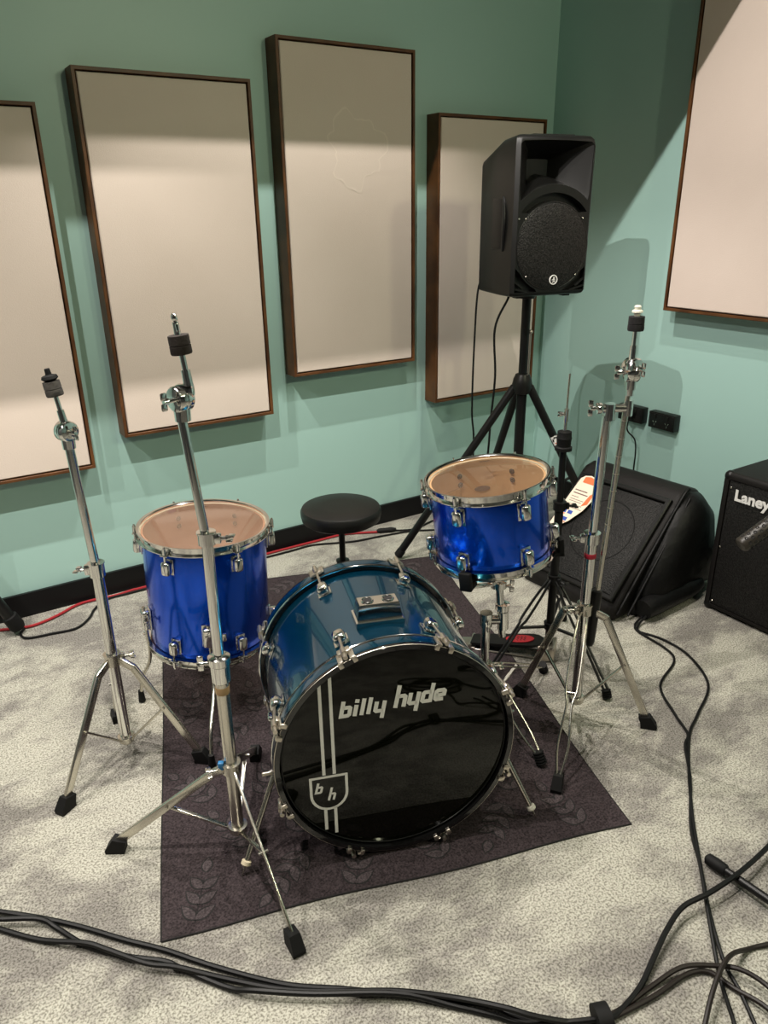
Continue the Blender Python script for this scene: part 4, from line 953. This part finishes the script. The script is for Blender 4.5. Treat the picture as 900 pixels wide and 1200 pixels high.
floorcable('G', .0048, 'cablebrown', 'curved cable crossing the others in the lower right corner', [.0062, .0062, .035, .035, .024, .0062], pre=[(-1.30, -2.47, .0062), (-1.39, -2.42, .0062)], post=[(-1.87, -2.50, .0062), (-1.95, -2.63, .0062), (-2.05, -2.66, .0062)])
floorcable('c1', .0056, 'cable', 'topmost of the three black cables sweeping across the bottom left floor', [.0068])
floorcable('c2', .0056, 'cable', 'middle of the three black cables sweeping across the bottom left floor', [.0185, .0068, .0068, .0185, .0068, .0185])
floorcable('c3', .0056, 'cable', 'lowest of the three black cables sweeping across the bottom left floor', [.0068, .0185, .018, .0068, .0185, .030, .018])
floorcable('red1', .0055, 'red', 'red cable running along the skirting behind the floor tom', [.0068])
floorcable('blk1', .0045, 'cable', 'thin black cable lying in front of the red one by the skirting', [.0056])
floorcable('blk2', .0045, 'cable', 'short black lead continuing from the connector of the red cable', [.0056], pre=[(-1.0, -.127, .012)])
def conn(m):
    a = V((-1.062, -.100, .012)); b = V((-.985, -.132, .012)); d = (b-a).normalized()
    m.lathe(a-d*.006, d, [(.006, 0), (.0105, .008), (.012, .02), (.0115, .05), (.0125, .055), (.0125, .072), (.0075, .092)], 16)
mb = MB(); conn(mb); single('cable_connector', 'blackmatte', mb, 'black plug joining the red cable to a black lead by the skirting', 'connector')
def tie(m):
    c = V((-1.940, -2.2705, .016)); d = V((.6, -.25, 0)).normalized(); s = d.cross(V((0, 0, 1)))
    ring = []
    m.rings([[c+d*h+s*.026*cos(2*PI*k/20)+V((0, 0, 1))*.019*sin(2*PI*k/20)+V((0, 0, .005)) for k in range(20)] for h in (-.014, .014)])
    m.box(c+s*.03+V((0, 0, .0)), d, s, (0, 0, 1), .022, .03, .004, .001)
mb = MB(); tie(mb); single('cable_tie', 'blackmatte', mb, 'black strap gathering the floor cables at the bottom edge', 'cable tie')
# loose coil just beyond the lower frame edge (mirrored in the bass drum head)
coil = []
for i in range(64):
    a = i*2*PI/16; R_ = .105+.02*sin(i*.9)+.012*cos(i*.37)
    coil.append((-1.98+1.25*R_*cos(a)+.02*sin(i*.21), -2.60+.62*R_*sin(a)+.015*cos(i*.3), .007+.011*(i//16)))
coil += [(-1.80, -2.60, .012), (-1.70, -2.54, .007), (-1.62, -2.60, .007)]
rope('floor_cable', coil, .005, 'cable', 'coiled black cable on the floor just in front of the bass drum', n=5)

# ------------------------------------------------------------------ ceiling lights
def lamp(x, y, e, ang=150, blend=.25, r=.005, z=2.84, col=(1, .935, .86)):
    t = thing('ceiling_downlight', 'round surface mounted ceiling downlight', 'light', (x, y, z), 'ceiling downlights')
    B('housing', 'blackmetal', t, lambda m: m.lathe((x, y, z), (0, 0, 1), [(.050, 0), (.058, 0), (.058, ZC-z-.001), (.0, ZC-z-.001), (.0, .02), (.050, .02)], 28, loop=True))
    B('lens', 'lamp', t, lambda m: m.cyl((x, y, z+.012), (x, y, z+.019), .046, None, 24))
    l = bpy.data.lights.new('downlight_beam', 'SPOT'); l.energy = e; l.spot_size = DEG(ang); l.spot_blend = blend; l.shadow_soft_size = r; l.color = col
    o = bpy.data.objects.new('downlight_beam', l); COL.objects.link(o); o.parent = t; o.location = (0, 0, -.003)
EA, EB, EC_ = 160, 120, 10
lamp(-1.05, -1.5, EA*.45); lamp(-2.6, -1.5, EA)
lamp(-4.1, -1.5, EA*.6)
lamp(-1.4, -.757, EB, 94, .45, .003); lamp(-2.65, -.742, EB, 94, .45, .003)
lamp(-3.9, -.757, EB, 94, .45, .003)
for x in (-.9, -2.4, -3.9): lamp(x, -3.0, EC_, 92, .35)
lamp(-1.6, -4.3, EC_, 100, .35)

def fill_head(x, y, e, target):
    # added unseen fill lamp that lifts the dim upper back wall
    p = V((x, y, 2.70)); d = (V(target)-p).normalized()
    t = thing('fill_spotlight', 'added fill spotlight brightening the back wall', 'light', p, 'added fill spotlights')
    B('stem', 'blackmetal', t, lambda m: m.cyl(p-d*.05, (x, y, ZC-.001), .012, None, 12))
    B('housing', 'blackmetal', t, lambda m: m.lathe(p, d, [(.12, 0), (.13, 0), (.13, -.16), (0, -.17), (0, -.05), (.12, -.05)], 28, loop=True))
    B('lens', 'lamp', t, lambda m: m.lathe(p, d, [(.118, -.022), (.118, -.012), (0, -.012)], 28))
    l = bpy.data.lights.new('fill_beam', 'SPOT'); l.energy = e; l.spot_size = DEG(95); l.spot_blend = .5; l.shadow_soft_size = .11; l.color = (.92, .93, .62)
    o = bpy.data.objects.new('fill_beam', l); COL.objects.link(o); o.parent = t; o.location = d*.002
    o.rotation_mode = 'QUATERNION'; o.rotation_quaternion = d.to_track_quat('-Z', 'Y')
fill_head(-.6, -4.0, 72, (-1.5, 0, 1.3)); fill_head(-1.4, -4.0, 72, (-1.9, 0, 1.3))
w = bpy.data.worlds.new('world'); SC.world = w; w.use_nodes = True
w.node_tree.nodes['Background'].inputs[0].default_value = (.5, .5, .5, 1); w.node_tree.nodes['Background'].inputs[1].default_value = .1

# ------------------------------------------------------------------ camera
cam = bpy.data.cameras.new('camera'); co = bpy.data.objects.new('camera', cam); COL.objects.link(co); SC.camera = co
yaw, pit, rol = .5649, .3843, -.0149
F_ = V((sin(yaw)*cos(pit), cos(yaw)*cos(pit), -sin(pit))); R_ = V((cos(yaw), -sin(yaw), 0)); U_ = R_.cross(F_)
R2 = R_*cos(rol)+U_*sin(rol); U2 = -R_*sin(rol)+U_*cos(rol)
co.matrix_world = Matrix(((R2.x, U2.x, -F_.x, -2.7695), (R2.y, U2.y, -F_.y, -2.8487), (R2.z, U2.z, -F_.z, 1.416), (0, 0, 0, 1)))
cam.sensor_fit = 'VERTICAL'; cam.sensor_height = 36; cam.sensor_width = 27; cam.lens = 875.18/1200*36; cam.clip_start = .02

vs = SC.view_settings
SC.display_settings.display_device = 'sRGB'; vs.view_transform = 'Standard'; vs.look = 'None'; vs.gamma = 1; vs.use_curve_mapping = False; vs.exposure = 0.05
SC.cycles.use_denoising = True
SC.cycles.max_bounces = 10; SC.cycles.diffuse_bounces = 5; SC.cycles.glossy_bounces = 5; SC.cycles.transparent_max_bounces = 12
SC.cycles.sample_clamp_indirect = 4; SC.cycles.caustics_reflective = False; SC.cycles.caustics_refractive = False
